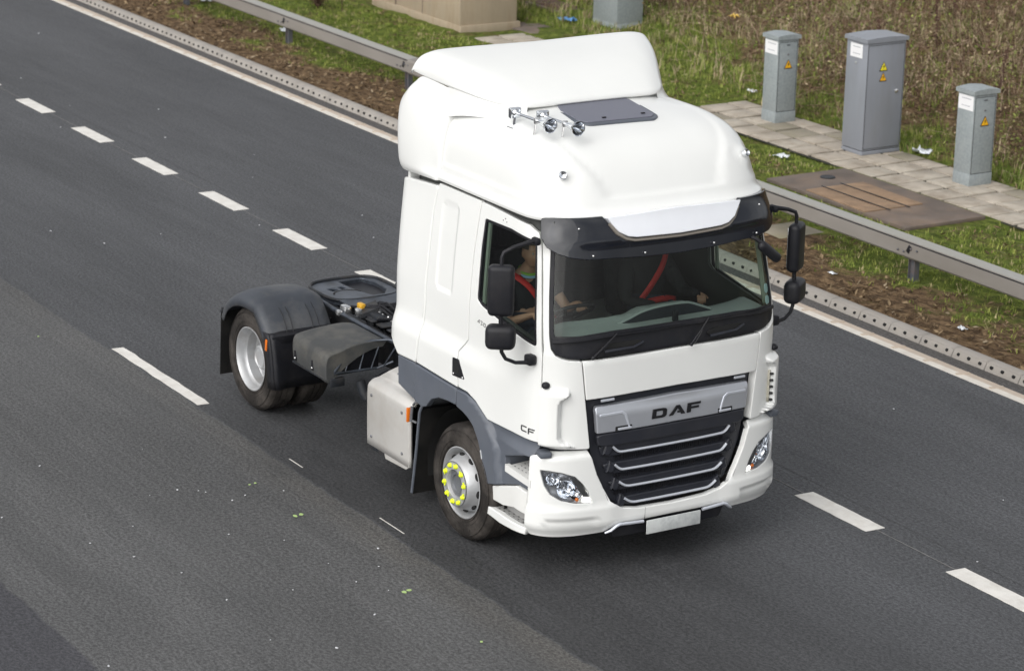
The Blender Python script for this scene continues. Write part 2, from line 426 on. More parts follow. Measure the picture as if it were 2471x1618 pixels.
# ------------------------------------------------------------------ TRUCK: cab
truck = empty('tractor_unit', (0, 0, 0))
tag(truck, 'white lorry tractor unit with no trailer driving along the dark lane', 'lorry')
W_ = M['white']
def both(fn):
    for s in (-1, 1): fn(s)
def sd(P, s):
    return P if s < 0 else mirror(P)
def rrect(u, z, u0, u1, z0, z1, r, soft):
    """1 inside a rounded rectangle, fading to 0 over soft"""
    cx, cz = (u0+u1)/2, (z0+z1)/2; dx = abs(u-cx)-(u1-u0)/2+r; dz = abs(z-cz)-(z1-z0)/2+r
    d = math.hypot(max(dx, 0), max(dz, 0))+min(max(dx, dz), 0)-r
    return sms(0, -soft, d)
M['vane_dark'] = mat('vane_dark', (.03, .03, .03), .6); M['vane_cream'] = mat('vane_cream', (.42, .40, .33), .6)
def side_panels(s):
    # rear side fairing
    panel('rear_side_fairing', sd([(-3.60, 2.74, .05), (-3.3, 2.79), (-2.835, 2.825), (-2.872, 2.6), (-2.905, 1.80), (-2.972, 1.30), (-3.28, 1.288, .04), (-3.42, 1.40, .08), (-3.60, 1.6, .1)], s), W_, truck, off=.006, th=.05, bev=.018, h=.05)
    # sleeper side panel with pressed recess
    def dsp(u, z):
        a = abs(u)
        return -.013*rrect(a, z, 2.475+.02*(2.7-z), 2.745+.01*(2.7-z), 1.99, 2.735, .05, .03)
    panel('sleeper_side', sd([(-2.828, 2.845), (-2.166, 2.845), (-2.205, 2.40), (-2.212, 1.70), (-2.318, 1.585), (-2.298, 1.282), (-2.962, 1.306), (-2.897, 1.80), (-2.866, 2.6)], s), W_, truck, th=.03, bev=.006, h=.028, disp=dsp)
    # door
    win = [(-2.085, 2.725, .03), (-1.62, 2.732), (-1.205, 2.705, .05), (-1.205, 2.4), (-1.222, 1.90, .035), (-1.64, 1.965), (-2.02, 2.03, .02), (-2.093, 2.068, .03), (-2.10, 2.5)]
    dr = panel('door', sd([(-2.158, 2.845, .03), (-1.30, 2.815), (-1.186, 2.77, .04), (-1.162, 2.66), (-1.163, 2.2), (-1.176, 1.85), (-1.178, 1.132, .01), (-1.5, 1.136), (-1.857, 1.136), (-2.03, 1.242), (-2.153, 1.282), (-2.287, 1.287, .01), (-2.308, 1.58, .03), (-2.204, 1.70, .03), (-2.197, 2.40)], s), W_, truck, holes=[sd(win, s)], th=.035, bev=.006, h=.04)
    # rubber frame and glass
    P = rounded(win)
    if area2(P) < 0: P = P[::-1]
    inn = offset_poly(P, .022); out = offset_poly(P, .001)
    panel('window_seal', sd(out, s), M['black'], dr, holes=[sd(inn, s)], off=-.006, th=.02, bev=.003, h=.05)
    panel('window_glass', sd(offset_poly(P, .018), s), M['glass'], dr, off=-.013, th=.004, bev=.0015, h=.12)
    ribbon('window_post', sd([(-2.03, 2.71), (-2.015, 2.05)], s), M['trimgreen'], dr, w=.03, off=-.022, th=.01)
    # handle
    hd = panel('door_handle', sd([(-2.377, 1.515, .012), (-2.282, 1.52, .012), (-2.19, 1.372, .012), (-2.379, 1.362, .012)], s), M['black'], dr, off=.004, th=.02, bev=.004)
    panel('handle_grip', sd([(-2.350, 1.50, .01), (-2.315, 1.50, .01), (-2.26, 1.405, .012), (-2.34, 1.40, .01)], s), M['darkgap'], hd, off=.0065, th=.006, bev=.002)
    for pu, pz in ((-2.352, 1.385), (-2.215, 1.385)):
        n = snormal(B, pu*-s, pz); p = Vector(B(pu*-s, pz))+n*.006
        MB().sph(p, .009, 8).build('rivet', M['foil'], hd)
    for pu, pz in ((-1.785, 2.772), (-1.745, 2.79), (-1.715, 2.768)):
        n = snormal(B, pu*-s, pz); p = Vector(B(pu*-s, pz))
        MB().sph(p, .005, 8).build('screw_hole', M['black'], dr)
    # door top gutter
    ribbon('door_gutter', sd([(-2.16, 2.862), (-1.3, 2.836)], s), M['badgegrey'], truck, w=.006, off=.0, th=.006)
    # grey lower trims
    g = M['grey']
    panel('lower_trim', sd([(-3.27, 1.286, .01), (-2.979, 1.293), (-2.979, .975), (-3.263, 1.04, .02)], s), g, truck, off=.004, th=.04, bev=.006)
    panel('lower_trim', sd([(-2.970, 1.293), (-2.302, 1.268), (-2.302, 1.13), (-2.45, 1.126), (-2.578, 1.11), (-2.691, 1.065), (-2.75, 1.01), (-2.781, .975), (-2.849, .952), (-2.907, .962), (-2.970, .972)], s), g, truck, off=.012, th=.05, bev=.01, h=.04)
    crease = [(1.30, -2.17), (1.264, -2.13), (1.224, -2.05), (1.113, -1.867), (.936, -1.725), (.698, -1.669), (.5, -1.66)]
    def dl(u, z):
        for (za, ua), (zb, ub) in zip(crease, crease[1:]):
            if zb <= z <= za: c_ = lerp(ua, ub, (z-za)/(zb-za)); break
        else: c_ = -1.66
        return -.045*sms(c_-.02, c_+.035, -abs(u))
    panel('wheel_arch_trim', sd([(-2.294, 1.268), (-2.153, 1.268), (-2.03, 1.229), (-1.857, 1.122), (-1.176, 1.118), (-1.21, 1.05), (-1.215, .716), (-1.378, .735), (-1.62, .66), (-1.878, .588), (-1.895, .70), (-1.917, .818), (-1.97, .93), (-2.044, 1.027), (-2.11, 1.07), (-2.188, 1.10), (-2.294, 1.122)], s), g, truck, holes=[sd([(-1.605, .905, .02), (-1.30, 1.0), (-1.232, 1.005, .01), (-1.232, .79), (-1.53, .79, .03), (-1.60, .83, .02)], s)], off=.014, th=.05, bev=.01, h=.035, disp=dl)
    ribbon('reflector', sd([(-1.925, .86), (-1.905, .79)], s), M['foil'], truck, w=.02, off=.02, th=.01)
    # corner panel with A pillar; the air deflector is pressed into it
    EZ = [(1.62, .955), (1.56, .940), (1.535, .950), (1.508, .992), (1.48, 1.012), (1.30, 1.018), (1.19, 1.012), (1.160, .985), (1.135, .93), (1.11, .885), (1.07, .87)]
    def dfd(u, z):
        a = abs(u)
        if z > 1.62 or z < 1.08 or a < .84: return 0
        for (za, ua), (zb, ub) in zip(EZ, EZ[1:]):
            if zb <= z <= za: ue = lerp(ua, ub, (z-za)/(zb-za)); break
        else: return 0
        return .062*sms(ue-.004, ue+.022, a)*sms(1.60, 1.54, z)*sms(1.098, 1.14, z)*(1-.25*sms(1.1, 1.17, a))
    cp = panel('corner_panel', sd([(-1.156, 2.74), (-1.150, 2.4), (-1.158, 1.9), (-1.170, 1.84), (-1.172, 1.12, .02), (-1.09, 1.098), (-.772, 1.09, .02), (-.822, 1.487), (-.860, 1.806), (-.963, 1.815), (-1.02, 1.828), (-1.068, 1.852), (-1.100, 1.90), (-1.106, 2.0), (-1.100, 2.3), (-1.088, 2.62), (-1.09, 2.86), (-1.14, 2.86)], s), W_, truck, th=.07, bev=.006, h=.016, disp=dfd)
    if s > 0:
        for k in range(5):
            zz_ = 1.205+k*.055
            p = Vector(B(s*1.015, zz_)); n = snormal(B, s*1.015, zz_)
            MB().box(p+n*.026, (.035, .030, .018), bev=.003).build('vane', M['vane_dark'], cp)
        panel('duct_opening', sd([(-1.030, 1.455), (-1.004, 1.455), (-1.000, 1.185), (-1.026, 1.185)], s), M['vane_cream'], cp, off=.020, th=.02, bev=.003)
    # side marker lamp / jet on the corner
    p = Vector(B(s*1.133, 1.612)); n = snormal(B, s*1.133, 1.612)
    MB().sph(p+n*.012, .034, 14, (1, 1, .85)).sph(p+n*.03, .02, 10).build('indicator', M['black'], truck)
both(side_panels)
# hood
panel('front_lid', [(-.852, 1.806), (0, 1.816), (.852, 1.806), (.815, 1.492, .01), (.4, 1.507), (0, 1.513), (-.4, 1.507), (-.815, 1.492, .01)], W_, truck, off=.002, th=.04, bev=.009, h=.06, disp=lambda u, z: -.012*sms(1.765, 1.81, z))
# cowl and windscreen
cw_out = [(-1.098, 2.0), (1.098, 2.0), (1.094, 1.91), (1.062, 1.862), (1.01, 1.838), (.96, 1.826), (.853, 1.817), (.4, 1.825), (0, 1.827), (-.4, 1.825), (-.853, 1.817), (-.96, 1.826), (-1.01, 1.838), (-1.062, 1.862), (-1.094, 1.91)]
cw = panel('cowl', cw_out, M['black'], truck, off=-.002, th=.04, bev=.008, h=.05, disp=lambda u, z: -.018*sms(1.985, 1.96, z)*sms(1.1, 1.0, abs(u)))
ribbon('cowl_rib', [(-1.08, 1.962), (-.6, 1.993), (0, 2.0), (.6, 1.993), (1.08, 1.962)], M['black'], cw, w=.03, off=.014, th=.02)
for u0 in (-.52, .46):
    cup = panel('grab_recess', [(u0-.19, 1.90, .03), (u0-.10, 1.93, .02), (u0+.17, 1.93, .02), (u0+.2, 1.90, .02), (u0+.12, 1.868, .02), (u0-.13, 1.868, .03)], M['darkgap'], cw, off=-.010, th=.01, bev=.003)
    MB().tube([Vector(B(u0-.16, 1.875))+Vector((.012, 0, 0)), Vector(B(u0-.05, 1.885))+Vector((.028, 0, 0)), Vector(B(u0+.09, 1.89))+Vector((.028, 0, 0)), Vector(B(u0+.19, 1.915))+Vector((.01, 0, 0))], [.014, .013, .011, .008], 8).build('grab_handle', M['grille'], cw)
ws_out = [(-1.092, 1.965, .06), (-.6, 2.0), (0, 2.006), (.6, 2.0), (1.092, 1.965, .06), (1.086, 2.3), (1.07, 2.74, .05), (-1.07, 2.74, .05), (-1.086, 2.3)]
ws = panel('windscreen', ws_out, M['glass'], truck, off=-.004, th=.006, bev=.002, h=.1)
WP = rounded(ws_out)
if area2(WP) < 0: WP = WP[::-1]
panel('windscreen_seal', offset_poly(WP, -.012), M['black'], ws, holes=[offset_poly(WP, .022)], off=-.001, th=.025, bev=.004, h=.06)
# wipers
for (a, b, c_) in (((-.78, 1.842), (-.66, 1.93), (-.565, 2.005)), ((.10, 1.842), (.20, 1.93), (.285, 2.02))):
    wp = MB(); q = [Vector(B(*p))+snormal(B, *p)*.03 for p in (a, b, c_)]
    wp.tube(q, [.010, .008, .006], 8).sph(q[0], .017, 10)
    w = wp.build('wiper', M['black'], truck)
    MB().tube([q[0]+Vector((0, .035, .002)), q[1]+Vector((.004, .01, .0))], .006, 6).build('wiper_link', M['black'], w)
    e1 = c_; e2 = (c_[0]+.62, 2.004)
    MB().tube([Vector(B(lerp(e1[0]-.02, e2[0], k/8), 2.006-.0*k))+snormal(B, lerp(e1[0], e2[0], k/8), 2.006)*.016 for k in range(9)], .006, 6).build('wiper_blade', M['black'], w)
# grille
gout = [(-.808, 1.485), (-.4, 1.502), (0, 1.508), (.4, 1.502), (.808, 1.485), (.762, 1.09), (.742, 1.065), (.70, .90), (.645, .76), (.575, .64), (.47, .572), (.33, .548), (0, .540), (-.33, .548), (-.47, .572), (-.575, .64), (-.645, .76), (-.70, .90), (-.742, 1.065), (-.762, 1.09)]
gr = panel('grille', gout, M['grille'], truck, off=-.070, th=.04, bev=.004, h=.08)
gb = panel('badge_panel', [(-.737, 1.425, .025), (0, 1.442), (.737, 1.425, .025), (.716, 1.205, .012), (0, 1.213), (-.716, 1.205, .012)], M['satin'], truck, off=.004, th=.05, bev=.012, h=.06, disp=lambda u, z: -.018*sms(1.37, 1.43, z))
both(lambda s: panel('badge_wing', sd([(-.70, 1.365, .01), (-.50, 1.372, .015), (-.462, 1.345, .01), (-.425, 1.225, .004), (-.44, 1.225, .004), (-.482, 1.335, .01), (-.51, 1.352, .01), (-.70, 1.345, .004)], s), M['bar'], gb, off=.010, th=.012, bev=.004, h=.04))
both(lambda s: panel('badge_slot', sd([(-.56, 1.25, .008), (-.41, 1.252, .008), (-.415, 1.215), (-.56, 1.213)], s), M['darkgap'], gb, off=.007, th=.01, bev=.002))
both(lambda s: panel('lid_catch', sd([(-.54, 1.238, .004), (-.42, 1.24, .004), (-.42, 1.222, .004), (-.54, 1.220, .004)], s), M['bar'], gb, off=.018, th=.012, bev=.003))
both(lambda s: panel('lid_catch', sd([(-.69, 1.483, .004), (-.575, 1.488, .004), (-.575, 1.470, .004), (-.69, 1.465, .004)], s), M['bar'], gr, off=.004, th=.012, bev=.003))
# lettering on the badge panel: D A F
def letters(glyphs, u0, z0, w, h, m, parent, off, th, slant=0, flip=False):
    for outl, hole in glyphs:
        f = lambda P: [((u0+(x*w)+slant*y*h), z0+y*h) for x, y in P]
        panel('letter', f(outl), m, parent, holes=[f(q) for q in hole], off=off, th=th, bev=.0015, h=.05)
Dg = ([(0, 0), (0, 1), (.74, 1), (.9, .94), (1, .78), (1, .22), (.9, .06), (.74, 0)], [[(.27, .26), (.27, .74), (.66, .74), (.73, .64), (.73, .36), (.66, .26)]])
Ag = ([(-.02, 0), (.42, 1), (.66, 1), (1.1, 0), (.82, 0), (.74, .2), (.54, .2), (.54, .40), (.66, .40), (.54, .70), (.26, 0)], [])
Fg = ([(0, 0), (0, 1), (.95, 1), (.95, .76), (.28, .76), (.28, .60), (.84, .60), (.84, .37), (.28, .37), (.28, 0)], [])
LH = .078
letters([Dg], -.232, 1.268, .135, LH, M['badge'], gb, .012, .006, .08)
letters([Ag], -.070, 1.270, .140, LH, M['badge'], gb, .012, .006, .08)
letters([Fg], .098, 1.270, .135, LH, M['badge'], gb, .012, .006, .08)
# horizontal slats
for zc, zh, w, wb in ((1.145, .055, .715, .70), (1.040, .050, .68, .645), (.890, .05, .64, .595), (.742, .045, .585, .53), (.602, .04, .485, .43)):
    panel('slat', [(-w, zc+zh*.7, .02), (-w+.05, zc+zh), (0, zc+zh+.006), (w-.05, zc+zh), (w, zc+zh*.7, .02), (wb, zc-zh*.8, .02), (wb-.06, zc-zh), (0, zc-zh+.004), (-wb+.06, zc-zh), (-wb, zc-zh*.8, .02)], M['grille'], gr, off=(-.004 if zc > 1.1 else -.040), th=.03, bev=.014, h=.06)
for zc, w in ((1.042, .575), (.892, .54), (.745, .495), (.602, .435)):
    both(lambda s: panel('slat_cheek', sd([(-w-.075, zc-.03, .01), (-w-.045, zc+.075, .012), (-w+.03, zc+.03, .01), (-w-.01, zc-.045, .01)], s), M['grille'], gr, off=-.022, th=.05, bev=.020, h=.05))
for (za, ze, w1, w2) in ((1.027, 1.077, .478, .562), (.878, .926, .455, .54), (.731, .776, .39, .495), (.588, .632, .335, .443)):
    U = [(-w2, ze), (-lerp(w1, w2, .62), lerp(za, ze, .38)), (-lerp(w1, w2, .3), lerp(za, ze, .08)), (-w1, za)]
    n = 14
    path = catmull(U, 4)[:-1]+[(lerp(-w1, w1, k/n), za) for k in range(n+1)]+[(-a, b) for a, b in catmull(U, 4)[:-1][::-1]]
    MB().tube([Vector(B(u, z))+snormal(B, u, z)*-.022 for u, z in path], .0105, 8).build('chrome_bar', M['bar'], gr)
# mesh lattice in the gaps
lat = MB()
for zc in (1.10, .98, .832, .685):
    for k in range(-26, 27):
        u = k*.02; p = Vector(B(u, zc)); n = snormal(B, u, zc); lat.box(p-n*.058, (.012, .0035, .055))
lat.build('grille_mesh', M['black'], gr)
# CF lettering on the doors
Cg = ([(.0, .2), (0, .8), (.12, 1), (1, 1), (.96, .78), (.24, .78), (.2, .70), (.2, .3), (.24, .22), (.96, .22), (1, 0), (.12, 0)], [])
F2 = ([(0, 0), (.05, 1), (1, 1), (.97, .78), (.25, .78), (.24, .60), (.85, .60), (.83, .38), (.22, .38), (.2, 0)], [])
letters([Cg], -1.385, 1.185, .072, .05, M['badgegrey'], truck, .003, .004)
letters([F2], -1.300, 1.180, .075, .05, M['badgegrey'], truck, .003, .004)
E430 = [[(-2.062, 1.905), (-2.045, 1.885), (-2.062, 1.89)], [(-2.03, 1.90), (-2.0, 1.90), (-2.0, 1.875), (-2.03, 1.875)], [(-1.985, 1.895), (-1.95, 1.895), (-1.95, 1.87), (-1.985, 1.87)]]
ribbon('power_figure', [(-2.066, 1.89), (-2.035, 1.888), (-2.038, 1.912), (-2.066, 1.892)], M['badgegrey'], truck, w=.006, off=.003, th=.004)
ribbon('power_figure', [(-2.02, 1.908), (-1.992, 1.905), (-2.006, 1.893), (-1.99, 1.882), (-2.018, 1.878)], M['badgegrey'], truck, w=.006, off=.003, th=.004)
ribbon('power_figure', [(-1.972, 1.902), (-1.945, 1.899), (-1.945, 1.874), (-1.972, 1.876), (-1.972, 1.902)], M['badgegrey'], truck, w=.006, off=.003, th=.004)
# bumper
M['foilgrey'] = mat('lamp_housing', (.58, .59, .61), .25, metal=.7, vary=.3, vscale=12)
HL = [(-1.128, .925, .01), (-1.05, .922), (-.969, .908), (-.868, .872), (-.81, .81), (-.765, .735), (-.733, .64, .012), (-.863, .651), (-.964, .678), (-1.046, .73), (-1.092, .80)]
def bumpd(u, z):
    a = abs(u)
    d = .020*sms(.635, .60, z)*sms(.42, .62, a)
    d -= .05*sms(1.02, 1.085, z)
    d -= .05*sms(.47, .36, z)
    d -= .026*rrect(a, z, .66, 1.09, .435, .528, .035, .014)*sms(.60, .75, a)
    return d
bo = [(-1.222, 1.03, .03), (-1.10, 1.081), (-.775, 1.074, .02), (-.742, 1.01), (-.70, .87), (-.645, .75), (-.578, .632), (-.475, .566), (-.33, .540), (0, .532)]
bo2 = [(-1.250, .365, .04), (-.85, .365), (-.62, .372), (-.52, .425, .03), (0, .435)]
bp_ = [(u, z) if len(q) == 2 else q for q in bo for u, z in [(q[0], q[1])]]
outl = bo + [(-q[0],)+tuple(q[1:]) for q in bo[:-1][::-1]] + [(1.25, .365, .04), (.85, .365), (.62, .372), (.52, .425, .03), (0, .435), (-.52, .425, .03), (-.62, .372), (-.85, .365), (-1.25, .365, .04)]
bumper = panel('bumper', outl, W_, truck, holes=[HL, mirror(HL)], off=.004, th=.05, bev=.009, h=.04, disp=bumpd, gu=.04, gz=.03)
for s in (-1, 1):
    ribbon('bumper_seam', [(s*.628, .70), (s*.60, .632), (s*.59, .45)], M['badgegrey'], bumper, w=.003, off=.0045, th=.004)
ribbon('bumper_seam', [(-.26, .535), (-.262, .435)], M['badgegrey'], bumper, w=.003, off=.0045, th=.004)
def headlight(s):
    P = rounded(HL)
    if area2(P) < 0: P = P[::-1]
    hl = panel('headlight', sd(offset_poly(P, .001), s), M['lens'], truck, off=.003, th=.006, bev=.003, h=.05)
    panel('housing', sd(offset_poly(P, -.004), s), M['foilgrey'], hl, off=-.075, th=.0, bev=.002, h=.05)
    wl = MB()
    Q = resample(offset_poly(P, .004), .03); rows = []
    for i in range(len(Q)):
        u, z = (Q[i][0] if s < 0 else -Q[i][0]), Q[i][1]; n = snormal(B, u, z); b0 = Vector(B(u, z)); rows.append([b0+n*.0, b0-n*.08])
    wl.grid(rows, closeu=True); wl.build('bezel', M['foilgrey'], hl)
    for (u, z, r) in ((-1.03, .845, .055), (-.93, .77, .075), (-.845, .72, .05)):
        n = snormal(B, s*-u, z); p = Vector(B(s*-u, z))-n*.075
        prof = [(r*math.sin(a), -r*.9*math.cos(a)) for a in [k*math.pi/12 for k in range(1, 7)]]
        mb = MB(); q = n.to_track_quat('Y', 'Z').to_matrix().to_4x4()
        V = []; m0 = len(prof)
        mb2 = MB(); mb2.lathe([(rd, ax+r*.9) for rd, ax in prof], 'Y', n=20)
        for v in mb2.bm.verts: v.co = p+(q @ v.co)
        o = mb2.build('reflector_bowl', M['chrome'], hl)
        MB().sph(p+n*(r*.35), r*.28, 10).build('bulb', M['chrome'], hl)
    for (ua, za, ub, zb) in ((-1.09, .90, -.98, .75), (-1.0, .88, -.88, .70), (-.90, .85, -.80, .70)):
        n = snormal(B, s*-ua, za)
        MB().tube([Vector(B(s*-ua, za))-n*.03, Vector(B(s*-(ua+ub)/2, (za+zb)/2))-n*.018, Vector(B(s*-ub, zb))-n*.035], .007, 6).build('bezel_fin', M['chrome'], hl)
    panel('running_lamp', sd([(-.80, .685, .01), (-.745, .69, .01), (-.738, .647, .006), (-.81, .656, .006)], s), M['lamp'], hl, off=-.012, th=.01, bev=.003)
    n = snormal(B, s*.84, .672)
    MB().sph(Vector(B(s*.84, .672))-n*.03, .016, 10).build('indicator_bulb', M['orange'], hl)
    # dark tinted wedge of the lens
    panel('lens_tint', sd([(-.862, .862), (-.82, .805), (-.775, .735), (-.755, .69), (-.80, .70), (-.835, .76), (-.868, .83)], s), M['badgegrey'], hl, off=-.004, th=.006, bev=.002)
both(headlight)
# lower front: underguard, chrome trims, number plate
panel('underguard', [(-.60, .45), (.60, .45), (.52, .30, .03), (-.52, .30, .03)], M['black'], truck, off=-.05, th=.05, bev=.01)
both(lambda s: MB().tube([Vector(B(s*u, z))+snormal(B, s*u, z)*o_ for u, z, o_ in ((.615, .368, -.01), (.575, .39, .012), (.53, .425, .02), (.50, .436, .022), (.40, .432, .022), (.285, .428, .022))], [.008, .012, .013, .013, .013, .013], 8).build('chrome_trim', M['bar'], truck))
npl = MB(); npl.box((1.318, 0, .372), (.012, .52, .115), bev=.004); npo = npl.build('number_plate', M['plate'], truck)
# sun visor
def V_(u, z):
    p = Vector(B(u, z)); n = snormal(B, u, z); a = abs(u)
    d = .080+.030*sms(2.90, 2.66, z)-.02*sms(.9, 1.25, a)
    return p+n*d
vb = [(0, 2.562), (.32, 2.568), (.60, 2.582), (.80, 2.586), (.93, 2.602), (1.02, 2.628), (1.095, 2.672, .02), (1.14, 2.74), (1.150, 2.89, .03), (1.06, 2.900), (.9, 2.902), (.645, 2.905, .01), (.60, 2.85), (.545, 2.77), (.48, 2.715), (.40, 2.69), (0, 2.682)]
vis = panel('sun_visor', vb+[(-q[0],)+tuple(q[1:]) for q in vb[1:-1][::-1]], M['visor'], truck, S=V_, off=0, th=.05, bev=.006, h=.045, disp=lambda u, z: -.012*sms(2.70, 2.66, z)*sms(.95, .75, abs(u)))
lbx = [(.62, 2.895, .01), (.585, 2.84), (.535, 2.775), (.465, 2.735), (.39, 2.722), (0, 2.712)]
lb = panel('light_box', [(-q[0],)+tuple(q[1:]) for q in lbx[:-1]][::1]+[lbx[-1]]+lbx[:-1][::-1]+[(0, 2.915)], M['silver_white'], truck, S=V_, off=.03, th=.09, bev=.008, h=.05)
ribbon('light_box_edge', [(-.6, 2.85), (-.545, 2.77), (-.475, 2.722), (-.40, 2.704), (0, 2.695), (.40, 2.704), (.475, 2.722), (.545, 2.77), (.6, 2.85)], mat('taupe_rubber', (.20, .18, .155), .6), lb, S=V_, w=.024, off=.016, th=.05)
for u, z in ((.76, 2.615), (.32, 2.60), (.86, 2.82)):
    for s in (-1, 1):
        n = snormal(V_, s*u, z); MB().sph(V_(s*u, z)+n*.002, .010, 8, (1, 1, 1)).build('visor_screw', M['foil'], vis)
# ------------------------------------------------------------------ roof
def front_w(u): return sms(1.75, .75, abs(u))
FI = [(-.030, 2.875), (-.034, 2.905), (-.006, 2.935), (.020, 2.97), (.045, 3.02), (.085, 3.09), (.13, 3.16), (.18, 3.225), (.245, 3.29), (.33, 3.35), (.44, 3.405), (.57, 3.443), (.73, 3.475), (.92, 3.503), (1.15, 3.525), (1.35, 3.54), (1.55, 3.55)]
SI = [(-.022, 2.875), (-.026, 2.905), (-.004, 2.935), (.004, 2.97), (.010, 3.03), (.018, 3.11), (.030, 3.19), (.047, 3.26), (.072, 3.325), (.108, 3.38), (.165, 3.425), (.24, 3.46), (.34, 3.487), (.47, 3.51), (.64, 3.53), (.84, 3.542), (1.10, 3.55)]
XC = -.62
def prof(T, q):
    f = q*(len(T)-1); i = min(int(f), len(T)-2); t = f-i
    P = [T[max(i-1, 0)], T[i], T[i+1], T[min(i+2, len(T)-1)]]
    return tuple(.5*((2*b)+(-a+c_)*t+(2*a-5*b+4*c_-d)*t*t+(-a+3*b-3*c_+d)*t*t*t) for a, b, c_, d in zip(*P))
def RB(u, q):
    bx, by, _ = B(u, 2.90); fi, fz = prof(FI, q); si, sz = prof(SI, q); w = front_w(u)
    xt = B(0, 2.9)[0]; yt = 1.085
    x = XC+(bx-XC)*(1-fi/(xt-XC)*.905) if bx > XC else bx
    y = by*(1-si/yt)
    z = lerp(sz, fz, w)
    z -= .05*sms(.2, 1.2, x)*sms(.55, .9, q)*(1-w)
    return Vector((x, y, z))
def RS(u, q):
    p = RB(u, q); e = .004
    a = RB(u+e, q)-RB(u-e, q); b = RB(u, min(q+e, 1))-RB(u, max(q-e, 0)); n = a.cross(b)
    if n.length < 1e-10: return p
    n.normalize(); d = 0
    yb = .56+.20*sms(3.05, 3.45, p.z); w = sms(yb+.02, yb-.03, abs(p.y))*sms(3.005, 3.045, p.z)*sms(-.2, .0, p.x)
    d -= .020*w*(1-sms(3.2, 3.5, p.z)*.6)
    # flat pressed side field
    xe = .93-.9*max(0, (p.z-3.22))/.25*.6
    w2 = sms(3.0, 3.03, p.z)*sms(xe+.01, xe-.05, p.x)*sms(3.47, 3.40, p.z-.0)*sms(.55, .8, abs(p.y))
    d -= .007*w2
    # lamp blisters
    r = math.hypot(p.x-.875, p.z-3.205); 
    if abs(p.y) > .6: d += .026*sms(.13, .02, math.hypot(p.x-.845, (p.z-3.19)*.8, abs(p.y)-.875))
    return p+n*d
us_ = [k/110*5.72-2.86 for k in range(111)]
qs_ = [0, .015, .03, .045, .0625, .08, .1, .125]+[.15+.85*k/56 for k in range(57)]
rf = MB(); rf.grid([[RS(u, q) for q in qs_] for u in us_]); roof = rf.build('roof', W_, truck, weld=True)
for md in list(roof.modifiers): roof.modifiers.remove(md)
for s in (-1, 1):
    MB().tube([RS(s*2.858, .03+.55*k/24)+Vector((0, s*.003, 0)) for k in range(25)], .0045, 6).build('roof_seam', mat('seam_shade', (.13, .13, .12), .7), roof)
# underside closing lip of the eave
MB().grid([[RS(u, 0), Vector(B(u, 2.86))-snormal(B, u, 2.86)*.03] for u in us_]).build('eave', W_, roof)
# roof lamps
for s in (-1, 1):
    p = Vector((.90, s*.868, 3.215)); n = Vector((.75, s*.30, .45)).normalized(); q = n.to_track_quat('Z', 'Y').to_matrix().to_4x4()
    mb = MB(); mb.lathe([(.030, -.03), (.033, 0), (.028, .006), (.022, .0), (.010, -.012), (.001, -.014)], 'Z', n=20)
    for v in mb.bm.verts: v.co = p+(q @ v.co)
    rl = mb.build('marker_lamp', M['chrome'], roof)
# roof hatch
def HS(x, y):
    return Vector((x, y, 3.513-.085*max(0, x+.1)-.06*max(0, x-.2)**2-.02*abs(y)**2))
HO = [(-.06, -.37, .05), (-.17, .26, .10), (-.02, .36, .10), (.44, .32, .08), (.50, .24, .06), (.47, -.37, .10), (.36, -.43, .06), (.08, -.42, .06)]
ht = panel('roof_hatch', HO, M['grey'], roof, S=HS, off=.016, th=.05, bev=.012, h=.08)
panel('hatch_panel', offset_poly(rounded(HO)[::-1] if area2(rounded(HO)) < 0 else rounded(HO), .035), mat('hatch_grey', (.15, .155, .19), .5), ht, S=HS, off=.024, th=.012, bev=.005, h=.08)
MB().box((-.055, .0, 3.545), (.012, .15, .006), bev=.002).build('hatch_slot', M['black'], ht)
for y in (-.17, .2): MB().box((.39, y, 3.498), (.02, .035, .008), bev=.003).build('hatch_catch', M['black'], ht)
